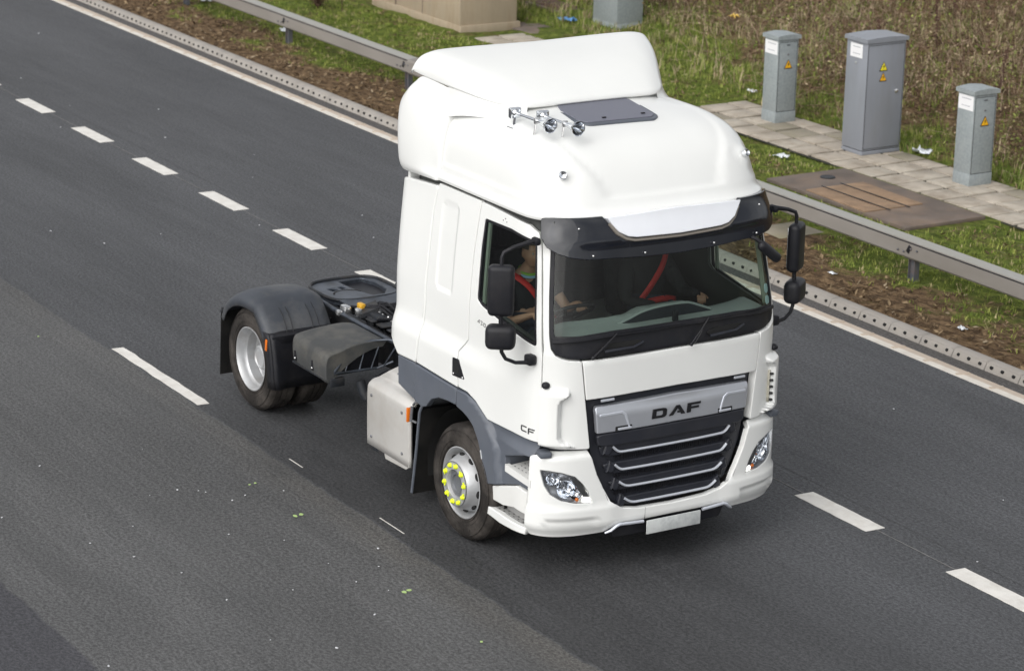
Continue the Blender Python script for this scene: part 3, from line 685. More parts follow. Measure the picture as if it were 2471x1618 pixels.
# side wings behind the roof
def wing(s):
    secs = [(-.590, [(1.05, 2.872), (1.05, 2.90), (1.03, 2.94), (1.025, 3.05), (1.01, 3.18), (.985, 3.30), (.955, 3.40), (.93, 3.50), (.915, 3.605)]),
            (-.605, [(1.118, 2.872), (1.118, 2.90), (1.09, 2.94), (1.085, 3.05), (1.070, 3.18), (1.045, 3.30), (1.015, 3.40), (.99, 3.50), (.975, 3.605)]),
            (-.72, [(1.122, 2.868), (1.13, 2.90), (1.115, 2.95), (1.11, 3.06), (1.107, 3.20), (1.095, 3.33), (1.072, 3.45), (1.045, 3.56), (1.025, 3.637)]),
            (-.88, [(1.125, 2.862), (1.145, 2.90), (1.15, 2.96), (1.155, 3.08), (1.155, 3.23), (1.148, 3.37), (1.128, 3.50), (1.105, 3.60), (1.085, 3.672)]),
            (-1.04, [(1.13, 2.857), (1.155, 2.90), (1.168, 2.97), (1.175, 3.1), (1.175, 3.24), (1.168, 3.38), (1.155, 3.49), (1.13, 3.57), (1.08, 3.62)]),
            (-1.15, [(1.12, 2.856), (1.145, 2.90), (1.16, 2.97), (1.168, 3.1), (1.168, 3.24), (1.158, 3.36), (1.14, 3.46), (1.10, 3.53), (1.05, 3.57)]),
            (-1.20, [(1.08, 2.86), (1.10, 2.90), (1.115, 2.97), (1.125, 3.1), (1.125, 3.24), (1.115, 3.35), (1.10, 3.43), (1.06, 3.49), (1.0, 3.53)]),
            (-1.21, [(1.0, 2.87), (1.02, 2.90), (1.03, 2.97), (1.04, 3.1), (1.04, 3.24), (1.03, 3.33), (1.02, 3.41), (.99, 3.46), (.95, 3.50)])]
    rows3 = [[(x, y, z) for y, z in pr] for x, pr in secs]
    rows3 = [catmull(r_, 5) for r_ in rows3]
    cols = [catmull([r_[k] for r_ in rows3], 6) for k in range(len(rows3[0]))]
    def adj(p): return Vector((p[0]+.06*sms(3.35, 3.62, p[2])*sms(-.8, -1.2, p[0]), s*p[1], p[2]))
    mb = MB(); mb.grid([[adj(p) for p in c_] for c_ in cols]); o = mb.build('roof_side_fairing', W_, truck)
    for md in list(o.modifiers): o.modifiers.remove(md)
both(wing)
def base_strip(s):
    top = [(-.035, .62, 3.544), (-.11, .725, 3.544), (-.23, .81, 3.550), (-.45, .93, 3.596), (-.62, .997, 3.628)]
    bot = [(-.02, .66, 3.46), (-.09, .78, 3.45), (-.22, .88, 3.44), (-.45, .965, 3.42), (-.64, 1.03, 3.38)]
    T_, B_ = catmull(top, 5), catmull(bot, 5)
    mb = MB(); mb.grid([[Vector((lerp(a[0], b[0], f), s*(lerp(a[1], b[1], f)-.012*math.sin(f*math.pi)), lerp(a[2], b[2], f))) for f in (0, .2, .5, .8, 1)] for a, b in zip(T_, B_)])
    o = mb.build('deflector_base', W_, truck)
both(base_strip)
# top air deflector
def dcurves(s):
    Ec = [(-.01, 0, 3.548), (-.008, .3, 3.547), (-.012, .50, 3.545), (-.035, .62, 3.543), (-.11, .725, 3.543), (-.23, .81, 3.549), (-.45, .93, 3.595), (-.75, 1.055, 3.655), (-.955, 1.135, 3.705)]
    Tc = [(-.93, 0, 3.862), (-.93, .3, 3.866), (-.93, .55, 3.870), (-.925, .75, 3.872), (-.915, .90, 3.872), (-.905, 1.0, 3.862), (-.91, 1.075, 3.835), (-.925, 1.12, 3.785), (-.955, 1.14, 3.72)]
    return catmull(Ec, 5), catmull(Tc, 5)
def deflector():
    Ea, Ta = dcurves(1); rows = []
    half = []
    for e, t in zip(Ea, Ta):
        e = Vector(e); t = Vector(t); ln = (t-e).length; r_ = []
        for k in range(17):
            f = k/16; g = f
            p = e.lerp(t, g); bul = math.sin(math.pi*f)*.055*min(1, ln/.9)
            out = Vector((.25, .55*sms(.5, 1.05, e.y), .8)).normalized()
            r_.append(p+out*bul)
        # rolled rear lip
        r_.append(t+Vector((-.03, 0, -.006))); r_.append(t+Vector((-.045, 0, -.03)))
        half.append(r_)
    full = [[Vector((p.x, -p.y, p.z)) for p in r_] for r_ in half[:0:-1]]+half
    mb = MB(); mb.grid(full); o = mb.build('roof_deflector', W_, truck, fix=True)
    for md in list(o.modifiers): o.modifiers.remove(md)
    sm = o.modifiers.new('thick', 'SOLIDIFY'); sm.thickness = .018; sm.offset = -1
    return o
defl = deflector()
# cab back wall, roof inner, floor
bw = MB(); bw.box((-1.17, 0, 1.95), (.04, 2.1, 1.9), bev=.01); bw.box((-1.13, 0, 3.2), (.04, 1.9, .6), bev=.01); bw.build('cab_back', W_, truck)
MB().box((-.02, 0, 1.12), (2.1, 2.12, .06), bev=.01).build('cab_floor', M['chassis'], truck)
# inner liner with the same window openings
def liner(s):
    def I_(u, z): 
        p = Vector(B(u, z)); n = snormal(B, u, z); return p-n*.045
    win = [(-2.07, 2.71), (-1.22, 2.69), (-1.235, 1.93), (-2.03, 2.05), (-2.08, 2.09)]
    o = panel('inner_lining', sd([(-3.2, 2.86), (-1.13, 2.86), (-1.13, 1.2), (-3.2, 1.2)], s), M['interior'], truck, holes=[sd(win, s)], S=I_, off=0, th=.03, bev=.004, h=.12, back=True)
    panel('pillar_trim', sd([(-1.235, 2.78), (-1.06, 2.78), (-1.075, 1.98), (-1.25, 1.92)], s), M['trimgreen'], truck, S=I_, off=.012, th=.04, bev=.006, h=.1)
both(liner)
MB().box((0.0, 0, 2.87), (2.0, 2.0, .03)).build('headlining', M['interior'], truck)
# mirrors
def mirror_set(s):
    mm = M['black']
    m1 = MB(); m1.box((.905, s*1.405, 2.372), (.105, .205, .405), rot=Matrix.Rotation(R(35*s), 4, 'Z'), bev=.042, seg=4); o1 = m1.build('door_mirror', mm, truck)
    MB().box((.905-.052*math.cos(R(35)), s*(1.405-.052*math.sin(R(35))), 2.372), (.006, .145, .33), rot=Matrix.Rotation(R(35*s), 4, 'Z'), bev=.002).build('mirror_glass', M['chrome'], o1)
    m2 = MB(); m2.box((.915, s*1.408, 2.005), (.14, .235, .195), rot=Matrix.Rotation(R(35*s), 4, 'Z'), bev=.05, seg=4); o2 = m2.build('wide_angle_mirror', mm, truck)
    MB().box((.915-.069*math.cos(R(35)), s*(1.408-.069*math.sin(R(35))), 2.005), (.006, .15, .11), rot=Matrix.Rotation(R(35*s), 4, 'Z'), bev=.002).build('mirror_glass', M['chrome'], o2)
    ar = MB(); ar.tube([(.945, s*1.115, 2.735), (.94, s*1.16, 2.735), (.91, s*1.30, 2.70), (.90, s*1.385, 2.665), (.90, s*1.40, 2.63), (.90, s*1.402, 2.5)], [.02, .019, .017, .016, .015, .015], 10)
    MB().tube([(.90, s*1.402, 2.25), (.91, s*1.402, 2.0)], .018, 10).build('mirror_link', mm, truck)
    lo = MB()
    lo.tube([(.91, s*1.40, 1.98), (.915, s*1.395, 1.88), (.925, s*1.365, 1.825), (.95, s*1.29, 1.79), (.975, s*1.20, 1.785)], [.018, .016, .015, .015, .017], 10)
    lo.box((.965, s*1.165, 1.80), (.09, .075, .085), bev=.02); lo.build('mirror_foot', mm, truck)
    ar.box((.945, s*1.125, 2.735), (.09, .05, .06), bev=.02)
    ar.build('mirror_arm', mm, truck)
both(mirror_set)
fm = MB(); fm.box((1.235, .885, 2.475), (.075, .26, .085), rot=Matrix.Rotation(R(-38), 4, 'X'), bev=.04, seg=3); fm.tube([(1.16, .70, 2.62), (1.22, .76, 2.59), (1.235, .82, 2.54)], .016, 8); fm.build('front_mirror', M['black'], truck)
for z in (2.125, 2.03):
    n = snormal(B, 1.03, z); p = Vector(B(1.03, z))-n*.02; q = n.to_track_quat('Z', 'Y').to_matrix().to_4x4()
    mb = MB(); mb.lathe([(.001, .002), (.040, .002), (.040, -.002)], 'Z', n=20)
    for v in mb.bm.verts: v.co = p+(q @ Vector((v.co.x, v.co.y, v.co.z)))
    mb.build('screen_disc', M['screen'], ws)
# horns
def horn(y, x0, x1, z):
    mb = MB(); prf = []
    for k in range(15):
        t = k/14; r = .012+.006*t+.036*max(0, (t-.62)/.38)**1.6; prf.append((r, lerp(x0, x1, t)))
    prf += [(.060, x1+.004), (.060, x1+.012), (.054, x1+.01), (.044, x1-.012), (.026, x1-.06), (.014, x1-.11), (.001, x1-.12)]
    mb.lathe(prf, 'X', c=(0, y, z), n=24)
    mb.sph((x0, y, z), .036, 12, (.8, 1, 1)).box((x0-.02, y, z+.0), (.05, .10, .085), bev=.01)
    o = mb.build('air_horn', M['chrome'], truck)
    MB().tube([(x0+.02, y-.02, z-.03), (x0+.02, y-.03, z-.12)], .012, 6).box((x0+.03, y-.03, z-.10), (.09, .09, .006)).build('horn_foot', M['chrome'], o)
    xm = lerp(x0, x1, .60); MB().tube([(xm, y, z-.01), (xm+.01, y-.02, z-.10), (xm+.01, y-.03, z-.17)], .008, 6).box((xm+.01, y, z), (.02, .05, .05), bev=.004).build('horn_bracket', M['foil'], o)
horn(-.82, .12, .62, 3.54)
horn(-.645, .25, .745, 3.525)
# ------------------------------------------------------------------ wheels
WR = .4859
def tyre(parent, yo, wd, s, name='tyre'):
    h = wd/2; c = yo+h   # yo outer face (negative side), profile mirrored by s
    P = [(.287, -h+.035), (.300, -h+.012), (.335, -h+.004), (.375, -h), (.42, -h+.004), (.455, -h+.016), (.474, -h+.034), (.483, -h+.055)]
    gro = []
    for g in (-.085, -.03, .03, .085): gro += [(.4855, g-.007), (.475, g-.005), (.475, g+.005), (.4855, g+.007)]
    Q = P+[(WR, -h+.075)]+gro+[(WR, h-.075)]+[(r, -y) for r, y in P[::-1]]
    mb = MB(); mb.lathe([(r, y+c if s < 0 else -(y+c)) for r, y in Q], 'Y', n=88)
    # moulded sidewall ribs
    for rr in (.318, .352, .436):
        yy = -h+.002
        pts = [(rr*math.cos(2*math.pi*k/72), (yy+c if s < 0 else -(yy+c)), rr*math.sin(2*math.pi*k/72)) for k in range(72)]
        mb.tube(pts, .0035, 5, closed=True)
    # lettering pads around the sidewall
    for k in range(26):
        if k % 13 in (4, 5, 6, 10, 11, 12): continue
        a = 2*math.pi*k/26; yy = -h+.0015
        mb.box((.395*math.cos(a), (yy+c if s < 0 else -(yy+c)), .395*math.sin(a)), (.028, .004, .02), rot=Matrix.Rotation(-a+math.pi/2, 4, 'Y'))
    return mb.build(name, M['rubber'], parent)
def L_(y, s): return y if s < 0 else -y
def front_wheel(s):
    w = empty('wheel', (0, 0, WR)); w.parent = truck
    tyre(w, -1.2, .30, s)
    P = [(.288, -1.168), (.296, -1.183), (.300, -1.193), (.292, -1.196), (.284, -1.186), (.272, -1.160), (.262, -1.120), (.256, -1.105), (.250, -1.112), (.240, -1.150), (.222, -1.190), (.205, -1.228), (.192, -1.247), (.180, -1.254), (.120, -1.256), (.116, -1.250), (.114, -1.215), (.104, -1.200), (.001, -1.195)]
    r_ = MB(); r_.lathe([(a, L_(b, s)) for a, b in P], 'Y', n=72); rim = r_.build('rim', M['rim'], w)
    h = MB(); h.lathe([(a, L_(b, s)) for a, b in [(.112, -1.205), (.106, -1.232), (.075, -1.236), (.070, -1.222), (.03, -1.22), (.001, -1.219)]], 'Y', n=40); h.build('hub', M['hub'], w)
    h = MB(); h.lathe([(a, L_(b, s)) for a, b in [(.188, -1.2535), (.1865, -1.2585), (.183, -1.2585), (.181, -1.2545)]], 'Y', n=60); h.build('hub_ring', M['hub'], w)
    for k in range(10):
        a = 2*math.pi*(k+.25)/10
        n = MB(); y = L_(-1.262, s)
        n.lathe([(.021, L_(-1.255, s)), (.021, L_(-1.260, s)), (.018, L_(-1.263, s)), (.017, L_(-1.272, s)), (.012, L_(-1.278, s)), (.001, L_(-1.280, s))], 'Y', c=(.157*math.cos(a), 0, .157*math.sin(a)), n=14)
        n.box((.157*math.cos(a+.13), L_(-1.262, s), .157*math.sin(a+.13)), (.03, .008, .016), rot=Matrix.Rotation(-a-.13+math.pi/2, 4, 'Y'), bev=.003)
        n.build('nut_cap', M['yellow'], w)
    for k in range(10):
        a = 2*math.pi*(k+.75)/10
        sl_ = MB(); sl_.sph((.2335*math.cos(a), L_(-1.167, s), .2335*math.sin(a)), 1, 12, (.018, .018, .034), Matrix.Rotation(-a, 4, 'Y')); sl_.build('vent_hole', M['darkgap'], w)
def rear_wheel(s):
    w = empty('wheel', (-3.8, 0, WR)); w.parent = truck
    tyre(w, -1.235, .285, s); tyre(w, -.90, .285, s)
    P = [(.288, -1.205), (.298, -1.222), (.301, -1.231), (.293, -1.233), (.285, -1.222), (.276, -1.205), (.268, -1.175), (.266, -1.155), (.252, -1.140), (.249, -1.07), (.251, -1.05), (.240, -1.035), (.238, -.99), (.225, -.985), (.213, -1.0), (.20, -1.02), (.17, -1.035), (.13, -1.035), (.12, -1.05), (.112, -1.125), (.095, -1.14), (.085, -1.13), (.001, -1.128)]
    r_ = MB(); r_.lathe([(a, L_(b, s)) for a, b in P], 'Y', n=72); r_.build('rim', M['rim'], w)
    for k in range(10):
        a = 2*math.pi*(k+.25)/10
        MB().lathe([(.019, L_(-1.035, s)), (.018, L_(-1.062, s)), (.010, L_(-1.068, s)), (.001, L_(-1.068, s))], 'Y', c=(.157*math.cos(a), 0, .157*math.sin(a)), n=6).build('wheel_nut', M['hub'], w)
        a = 2*math.pi*(k+.75)/10
        MB().sph((.216*math.cos(a), L_(-.995, s), .216*math.sin(a)), 1, 12, (.018, .02, .034), Matrix.Rotation(-a, 4, 'Y')).build('vent_hole', M['darkgap'], w)
both(front_wheel); both(rear_wheel)
# ------------------------------------------------------------------ chassis
ch = M['chassis']
for s in (-1, 1):
    fr = MB(); y = s*.42
    fr.prism([(-4.38, y-.004*s, .62), (.7, y-.004*s, .62), (.7, y-.004*s, .88), (-4.38, y-.004*s, .88)], (0, .008, 0))
    fr.box((-1.84, y-s*.035, .882), (5.08, .078, .008)); fr.box((-1.84, y-s*.035, .618), (5.08, .078, .008))
    o = fr.build('frame_rail', ch, truck)
    for k in range(9):
        MB().sph((-4.0+k*.26, y+s*.006, .78), .011, 8).build('frame_bolt', ch, o)
for x in (-4.36, -3.45, -2.9, -2.35, -1.7, -.9, .5):
    MB().box((x, 0, .76), (.07, .80, .18), bev=.01).build('crossmember', ch, truck)
# side air pipe / hose bundle along the right rail
MB().tube([(-3.86, -.545, .985), (-3.5, -.55, .972), (-3.1, -.552, .965), (-2.7, -.552, .962), (-2.2, -.55, .958), (-1.2, -.55, .955)], .020, 10).build('side_pipe', M['grease'], truck)
MB().tube([(-3.5, -.50, .935), (-2.9, -.52, .93), (-2.3, -.50, .925), (-1.2, -.5, .92)], .012, 8).tube([(-3.4, -.47, .915), (-2.8, -.49, .95), (-2.2, -.46, .92), (-1.3, -.46, .92)], .009, 8).build('cable_loom', M['black'], truck)
# axles, differential, springs
ax = MB(); ax.tube([(-3.8, -.9, WR), (-3.8, .9, WR)], .075, 14).sph((-3.78, 0, WR), .23, 20, (1, .9, 1)).tube([(-3.6, 0, .5), (-3.35, 0, .55), (-1.6, 0, .68)], [.07, .045, .045], 12); ax.build('rear_axle', M['chassis'], truck)
MB().tube([(0, -.9, WR), (0, .9, WR)], .06, 12).box((.75, 0, .62), (.12, 1.9, .2), bev=.02).build('front_axle', M['chassis'], truck)
for s in (-1, 1):
    for x in (-4.12, -3.42): MB().lathe([(.06, .50), (.10, .53), (.115, .60), (.10, .67), (.12, .72), (.06, .75)], 'Z', c=(x, s*.47, 0), n=20).build('air_spring', M['mudrubber'], truck)
    MB().tube([(-4.2, s*.5, .52), (-3.8, s*.5, .43), (-3.1, s*.5, .62)], .03, 8).build('suspension_arm', M['chassis'], truck)
MB().box((-2.6, 0, .82), (.9, .6, .2), bev=.04).box((-1.3, 0, .75), (1.3, .62, .5), bev=.06).build('gearbox', M['chassis'], truck)
# fifth wheel coupling
f5 = MB()
outer = []
for k in range(48):
    a = 2*math.pi*k/48; cx, cy = math.cos(a), math.sin(a)
    outer.append((-4.06+.36*math.copysign(abs(cx)**.55, cx), .37*math.copysign(abs(cy)**.62, cy)))
H5 = lambda x, y: Vector((x, y, .935))
slot = [(-4.2, -.05), (-4.19, .24), (-4.0, .27), (-3.86, .22), (-3.84, .02), (-3.90, -.06)]
hol1 = [(-4.16, -.24), (-4.17, -.16), (-4.10, -.15), (-4.07, -.22)]; hol2 = [(-4.17, -.12), (-4.19, -.05), (-4.11, -.06), (-4.10, -.11)]
slot = [(-4.34, -.02), (-4.36, .24), (-4.2, .29), (-3.92, .27), (-3.80, .18), (-3.80, .06), (-4.0, .00)]
arc = [(-3.94+.13*math.cos(a)*1.0, -.13+.15*math.sin(a)) for a in [R(x) for x in range(100, 261, 20)]]+[(-3.94+.115*math.cos(a), -.13+.13*math.sin(a)) for a in [R(x) for x in range(260, 99, -20)]]
fw = panel('fifth_wheel', outer, M['grease'], truck, holes=[slot, hol1, hol2], S=H5, th=.05, bev=.012, h=.06)
MB().tube([(x, y, .94) for x, y in [(p[0]*1.0, p[1]) for p in [( -4.06+.37*math.copysign(abs(math.cos(a))**.55, math.cos(a)), .38*math.copysign(abs(math.sin(a))**.62, math.sin(a))) for a in [2*math.pi*k/48 for k in range(48)]]]], .016, 8, closed=True).build('coupling_rim', ch, fw)
panel('jaw_slot', arc, M['darkgap'], fw, S=H5, off=.002, th=.01, bev=.001)
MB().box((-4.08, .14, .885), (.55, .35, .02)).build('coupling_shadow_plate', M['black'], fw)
for y in (-.30, .30):
    MB().prism([(-4.25, y-.02, .84), (-3.8, y-.02, .84), (-3.9, y-.02, .90), (-4.15, y-.02, .90)], (0, .04, 0)).build('pedestal', ch, fw)
MB().box((-4.0, 0, .835), (.75, .78, .016), bev=.004).build('mounting_plate', ch, truck)
rp = MB(); rp.prism([(-3.72, -.34, .94), (-3.72, .36, .94), (-3.50, .38, .92), (-3.38, .30, .91), (-3.34, .1, .905), (-3.40, -.16, .91), (-3.56, -.33, .925)], (0, 0, .012)); rp.build('approach_plate', M['grease'], truck)
# air lines and valve block
vb_ = MB(); vb_.box((-3.22, -.38, 1.03), (.09, .05, .06), bev=.01); vb_.build('valve_block', mat('brass_yellow', (.65, .36, .03), .4, vary=.2), truck)
MB().box((-3.16, -.44, 1.0), (.07, .05, .07), bev=.015).box((-3.30, -.50, 1.0), (.12, .07, .07), bev=.02).box((-3.28, -.58, .98), (.06, .05, .05), bev=.015).build('coupling_socket', M['foil'], truck)
hz_ = MB()
for k in range(7):
    y0 = -.30+k*.05; hz_.tube([(-3.35+.03*k, y0-.12, 1.0), (-3.0, y0-.04*math.sin(k), 1.06+.02*(k % 3)), (-2.7, y0+.03, .99), (-2.2, y0, 1.02+.01*(k % 2)), (-1.25, y0, 1.15)], .011, 7)
hz_.build('air_hose', M['black'], truck)
MB().prism([(-3.28, -.42, .96), (-3.08, -.46, .96), (-3.02, -.30, 1.02), (-3.16, -.26, 1.05)], (0, 0, .04)).box((-3.0, -.34, .99), (.26, .1, .06), bev=.02).box((-3.12, -.12, 1.0), (.18, .12, .08), bev=.02).build('junction_box', M['chassis'], truck)
for i in range(5):
    MB().box((-2.95+i*.2, -.10, .975), (.13, .7, .012), bev=.003).build('catwalk_tread', M['chassis'], truck)
for i in range(6):
    MB().sph((-3.02+.085*i, -.30-.01*(i % 2), 1.0), .016, 8, (1, 1, 1.6)).build('clip', M['foil'], truck)
MB().tube([(-2.2, -.55, .99), (-2.28, -.62, 1.0), (-2.36, -.74, .985), (-2.38, -.86, .95), (-2.36, -.99, .88), (-2.33, -1.13, .755)], .012, 8).tube([(-2.33, -1.13, .745), (-2.33, -.95, .74), (-2.33, -.70, .735), (-2.25, -.58, .80)], .012, 8).tube([(-2.33, -1.02, .745), (-2.36, -.96, .88)], .008, 6).tube([(-2.33, -.88, .74), (-2.37, -.80, .93)], .008, 6).tube([(-2.33, -.76, .74), (-2.34, -.68, .93)], .008, 6).tube([(-2.3, -.66, .74), (-2.2, -.56, .98)], .008, 6).build('exhaust_guard', M['grease'], truck)
rc = random.Random(3)
for i in range(20):
    x = rc.uniform(-3.40, -2.35); y = rc.uniform(-.34, .30)
    MB().box((x, y, .86+rc.uniform(0, .05)), (rc.uniform(.05, .16), rc.uniform(.04, .12), rc.uniform(.05, .12)), rot=Matrix.Rotation(rc.uniform(-.4, .4), 4, 'Z'), bev=.012).build('valve', M[rc.choice(['chassis', 'black', 'hub', 'chassis'])], truck)
for i in range(14):
    x = rc.uniform(-3.5, -2.9); y = rc.uniform(-.40, .1); z = .95
    MB().tube(catmull([(x, y, .88), (x+.15, y+rc.uniform(-.1, .1), z+rc.uniform(0, .08)), (x+.35, y+rc.uniform(-.12, .12), z+rc.uniform(-.04, .06)), (x+.7, y+rc.uniform(-.1, .1), .90)], 5), rc.choice((.008, .012, .014)), 7).build('air_hose', M[rc.choice(['black', 'black', 'chassis'])], truck)
for i in range(6):
    MB().box((-3.3+.17*i, .43, .905), (.09, .05, .035), bev=.008).build('rail_bracket', M['hub'], truck)
# battery cover on the right of the frame
def CV(t, v):   # loft sections along x
    return 0
cv = MB()
secs = []
for x, sc_ in ((-3.02, .90), (-3.0, .97), (-2.95, 1.0), (-2.5, 1.0), (-2.38, 1.0), (-2.34, .985)):
    pr = [(-1.195, .69), (-1.207, .77), (-1.206, .865), (-1.192, .918), (-1.155, .944), (-1.02, .966), (-.85, .98), (-.70, .985), (-.60, .97)]
    pr = catmull(pr, 4); cy, cz = -.9, .75
    secs.append([(x, cy+(y-cy)*sc_, cz+(z-cz)*sc_ - .03*sms(-2.7, -2.34, x)*sms(-.9, -1.1, y)) for y, z in pr])
cv.grid(secs)
o = cv.build('battery_cover', M['cover'], truck)
sm = o.modifiers.new('thick', 'SOLIDIFY'); sm.thickness = .012; sm.offset = -1
# end face arch of the cover
ef = MB(); n = 14
arcP = [(-2.335, -1.19+.0, .69)]+[(-2.335, -1.15+.52*math.sin(R(a))*1.0, .70+.225*(1-math.cos(R(a)))**.8*1.0) for a in range(0, 91, 8)]
topP = [(p[0]+.003, p[1], p[2]) for p in secs[-1]]
ef.grid([[Vector(topP[int(k*(len(topP)-1)/14)]), Vector((-2.335, lerp(-1.13, -.64, k/14), .69+.235*math.sin(R(k/14*90))**.9))] for k in range(15)])
ef.build('cover_end', M['cover'], o)
MB().box((-2.68, -.9, .80), (.6, .5, .2), bev=.02).build('battery_box', M['black'], truck)
for x in (-2.93, -2.60):
    b_ = MB(); b_.box((x, -1.207, .745), (.035, .012, .07), bev=.005).box((x, -1.21, .79), (.02, .012, .03), bev=.004); b_.build('cover_latch', M['black'], o)
    MB().sph((x+.004, -1.213, .735), .010, 8).build('latch_pin', M['foil'], o)
MB().box((-2.68, -1.17, .68), (.66, .06, .02), bev=.005).box((-2.34, -1.10, .66), (.05, .14, .08), bev=.01).build('cover_rail', M['chassis'], o)
MB().tube([(-2.28, -.9, .66), (-2.25, -.88, .56), (-2.22, -.86, .50)], .045, 12).sph((-2.2, -.8, .52), .09, 12).tube([(-2.3, -.75, .66), (-2.1, -.72, .55)], .03, 8).build('air_dryer', M['chassis'], truck)
MB().lathe([(.001, -.3), (.11, -.29), (.125, -.26), (.125, .26), (.11, .29), (.001, .3)], 'X', c=(-2.45, .62, .62), n=24).build('air_tank', M['black'], truck)
MB().lathe([(.001, -.35), (.11, -.34), (.125, -.3), (.125, .3), (.11, .34), (.001, .35)], 'X', c=(-1.95, -.63, .60), n=24).build('air_tank', M['black'], truck)
# rear mudguards
def mudguard(s):
    P = [(-4.36, .76), (-4.29, .875), (-4.17, .965), (-4.03, 1.022), (-3.90, 1.046), (-3.76, 1.052), (-3.65, 1.043), (-3.60, 1.02), (-3.50, .925), (-3.40, .80)]
    P = catmull(P, 3); rows = []
    for i, (x, z) in enumerate(P):
        a, b = P[max(i-1, 0)], P[min(i+1, len(P)-1)]; t = Vector((b[0]-a[0], b[1]-a[1])).normalized(); n = Vector((-t.y, t.x))
        f = i/(len(P)-1); bulge = .05*math.sin(math.pi*min(1, f*1.15))
        r_ = []
        for yy, dn in ((-1.262, -.075), (-1.258, -.02), (-1.235, .008), (-1.19, .018+bulge*.35), (-1.08, .024+bulge*.75), (-1.02, .024+bulge*.8), (-.93, .024+bulge*.85), (-.80, .024+bulge*.8), (-.68, .02+bulge*.6), (-.60, .01), (-.585, -.03)):
            r_.append(Vector((x+n.x*dn, L_(yy, s), z+n.y*dn)))
        rows.append(r_)
    mb = MB(); mb.grid(rows); o = mb.build('mudguard', M['fender'], truck)
    for md in list(o.modifiers): o.modifiers.remove(md)
    sm = o.modifiers.new('thick', 'SOLIDIFY'); sm.thickness = .012; sm.offset = 0
    # clips moulded on the front slope
    for yy in (-1.03, -.76):
        pp = [(-3.60, 1.035), (-3.50, .975), (-3.42, .885), (-3.38, .80)]
        MB().tube([(x+.012, L_(yy-.032, s), z+.012) for x, z in pp]+[(pp[-1][0]+.01, L_(yy+.032, s), pp[-1][1])]+[(x+.012, L_(yy+.032, s), z+.012) for x, z in pp[::-1]], .004, 6, closed=True).build('guard_clip', M['black'], o)
    # front lower guard
    rows = []
    for x, z, ins in ((-3.40, .845, .0), (-3.372, .80, 0), (-3.34, .68, 0), (-3.315, .55, 0), (-3.30, .42, 0), (-3.29, .33, .02)):
        rows.append([Vector((x-.09, L_(-1.258, s), z)), Vector((x-.01, L_(-1.262+ins, s), z)), Vector((x+.02, L_(-1.245+ins, s), z)), Vector((x+.03, L_(-1.20+ins, s), z)), Vector((x+.0, L_(-1.13, s), z)), Vector((x+.0, L_(-.66, s), z)), Vector((x-.03, L_(-.60, s), z))])
    mb = MB(); mb.grid(rows); g = mb.build('mudguard_front', M['black'], truck); sm = g.modifiers.new('thick', 'SOLIDIFY'); sm.thickness = .012; sm.offset = 0
    MB().box((-3.385, L_(-1.10, s), .765), (.08, .27, .13), rot=Matrix.Rotation(R(12), 4, 'Y'), bev=.015).build('lamp_bracket', M['black'], g)
    MB().box((-3.392, L_(-1.268, s), .735), (.032, .014, .11), rot=Matrix.Rotation(R(6), 4, 'Y'), bev=.004).build('side_lamp', M['orange'], g)
    # rear flap
    fl = MB(); fl.prism([(-4.37, L_(-1.255, s), .80), (-4.37, L_(-.62, s), .80), (-4.44, L_(-.62, s), .16), (-4.44, L_(-1.24, s), .16)], (.012, 0, 0)); fl.build('mudflap', M['mudrubber'], truck)
    MB().tube([(-4.355, L_(-1.262, s), .80), (-4.32, L_(-1.262, s), .862)], .014, 8).build('flap_clip', M['fender'], truck)
both(mudguard)
MB().box((-4.42, 0, .62), (.06, 2.3, .12), bev=.01).build('rear_crossbar', M['chassis'], truck)
for s in (-1, 1): MB().box((-4.46, s*.85, .62), (.04, .36, .13), bev=.01).build('tail_lamp', mat('red_lens', (.45, .02, .02), .25), truck)
# aluminium covered box behind the right front wheel
ab = MB(); sect = [(-1.205, .345), (-1.208, .60), (-1.205, .83), (-1.19, .885), (-1.15, .925), (-1.10, .945), (-1.085, .99), (-1.05, 1.03), (-.90, 1.07), (-.70, 1.08)]
rows = []
for x, e in ((-1.60, .03), (-1.593, .008), (-1.575, 0), (-1.2, 0), (-.86, 0), (-.842, .008), (-.84, .03)):
    rows.append([Vector((x+(.20 if (z > .93 and x > -1.0) else 0)*0+.16*sms(.9, 1.05, z)*(1 if x < -1.2 else 0), y+e*(1 if y < -1.15 else .3), z-e*(1 if z > .9 else 0))) for y, z in catmull(sect, 3)])
ab.grid(rows); o = ab.build('side_box', M['alu'], truck); sm = o.modifiers.new('thick', 'SOLIDIFY'); sm.thickness = .01; sm.offset = -1
MB().box((-1.22, -.86, .60), (.70, .46, .50), bev=.02).build('box_core', M['black'], o)
MB().prism([(-1.57, -1.203, .35), (-1.28, -1.203, .35), (-1.255, -1.203, .30), (-.90, -1.203, .315), (-.845, -1.203, .35), (-.845, -1.203, .40), (-1.57, -1.203, .40)], (0, .02, 0)).build('box_sill', M['alu'], o)
MB().box((-1.42, -1.16, .33), (.3, .08, .05), bev=.01).build('box_hinge', M['chassis'], o)
for x, z in ((-1.50, .80), (-.97, .80), (-1.50, .43), (-.96, .44), (-1.30, 1.02)):
    yy = -1.211 if z < 1 else -1.06
    MB().sph((x, yy, z), .014, 10, (1, .5, 1)).build('box_bolt', M['hub'], o)
MB().box((-.805, -1.235, .835), (.022, .04, .125), bev=.006).build('side_lamp', M['orange'], truck)
MB().tube([(-.79, -1.20, .92), (-.76, -1.20, .95), (-.70, -1.17, .97)], .011, 7).tube([(-.79, -1.22, .79), (-.73, -1.2, .78)], .010, 7).tube([(-.785, -1.225, .78), (-.785, -1.215, .91)], .014, 7).build('lamp_cage', M['hub'], truck)
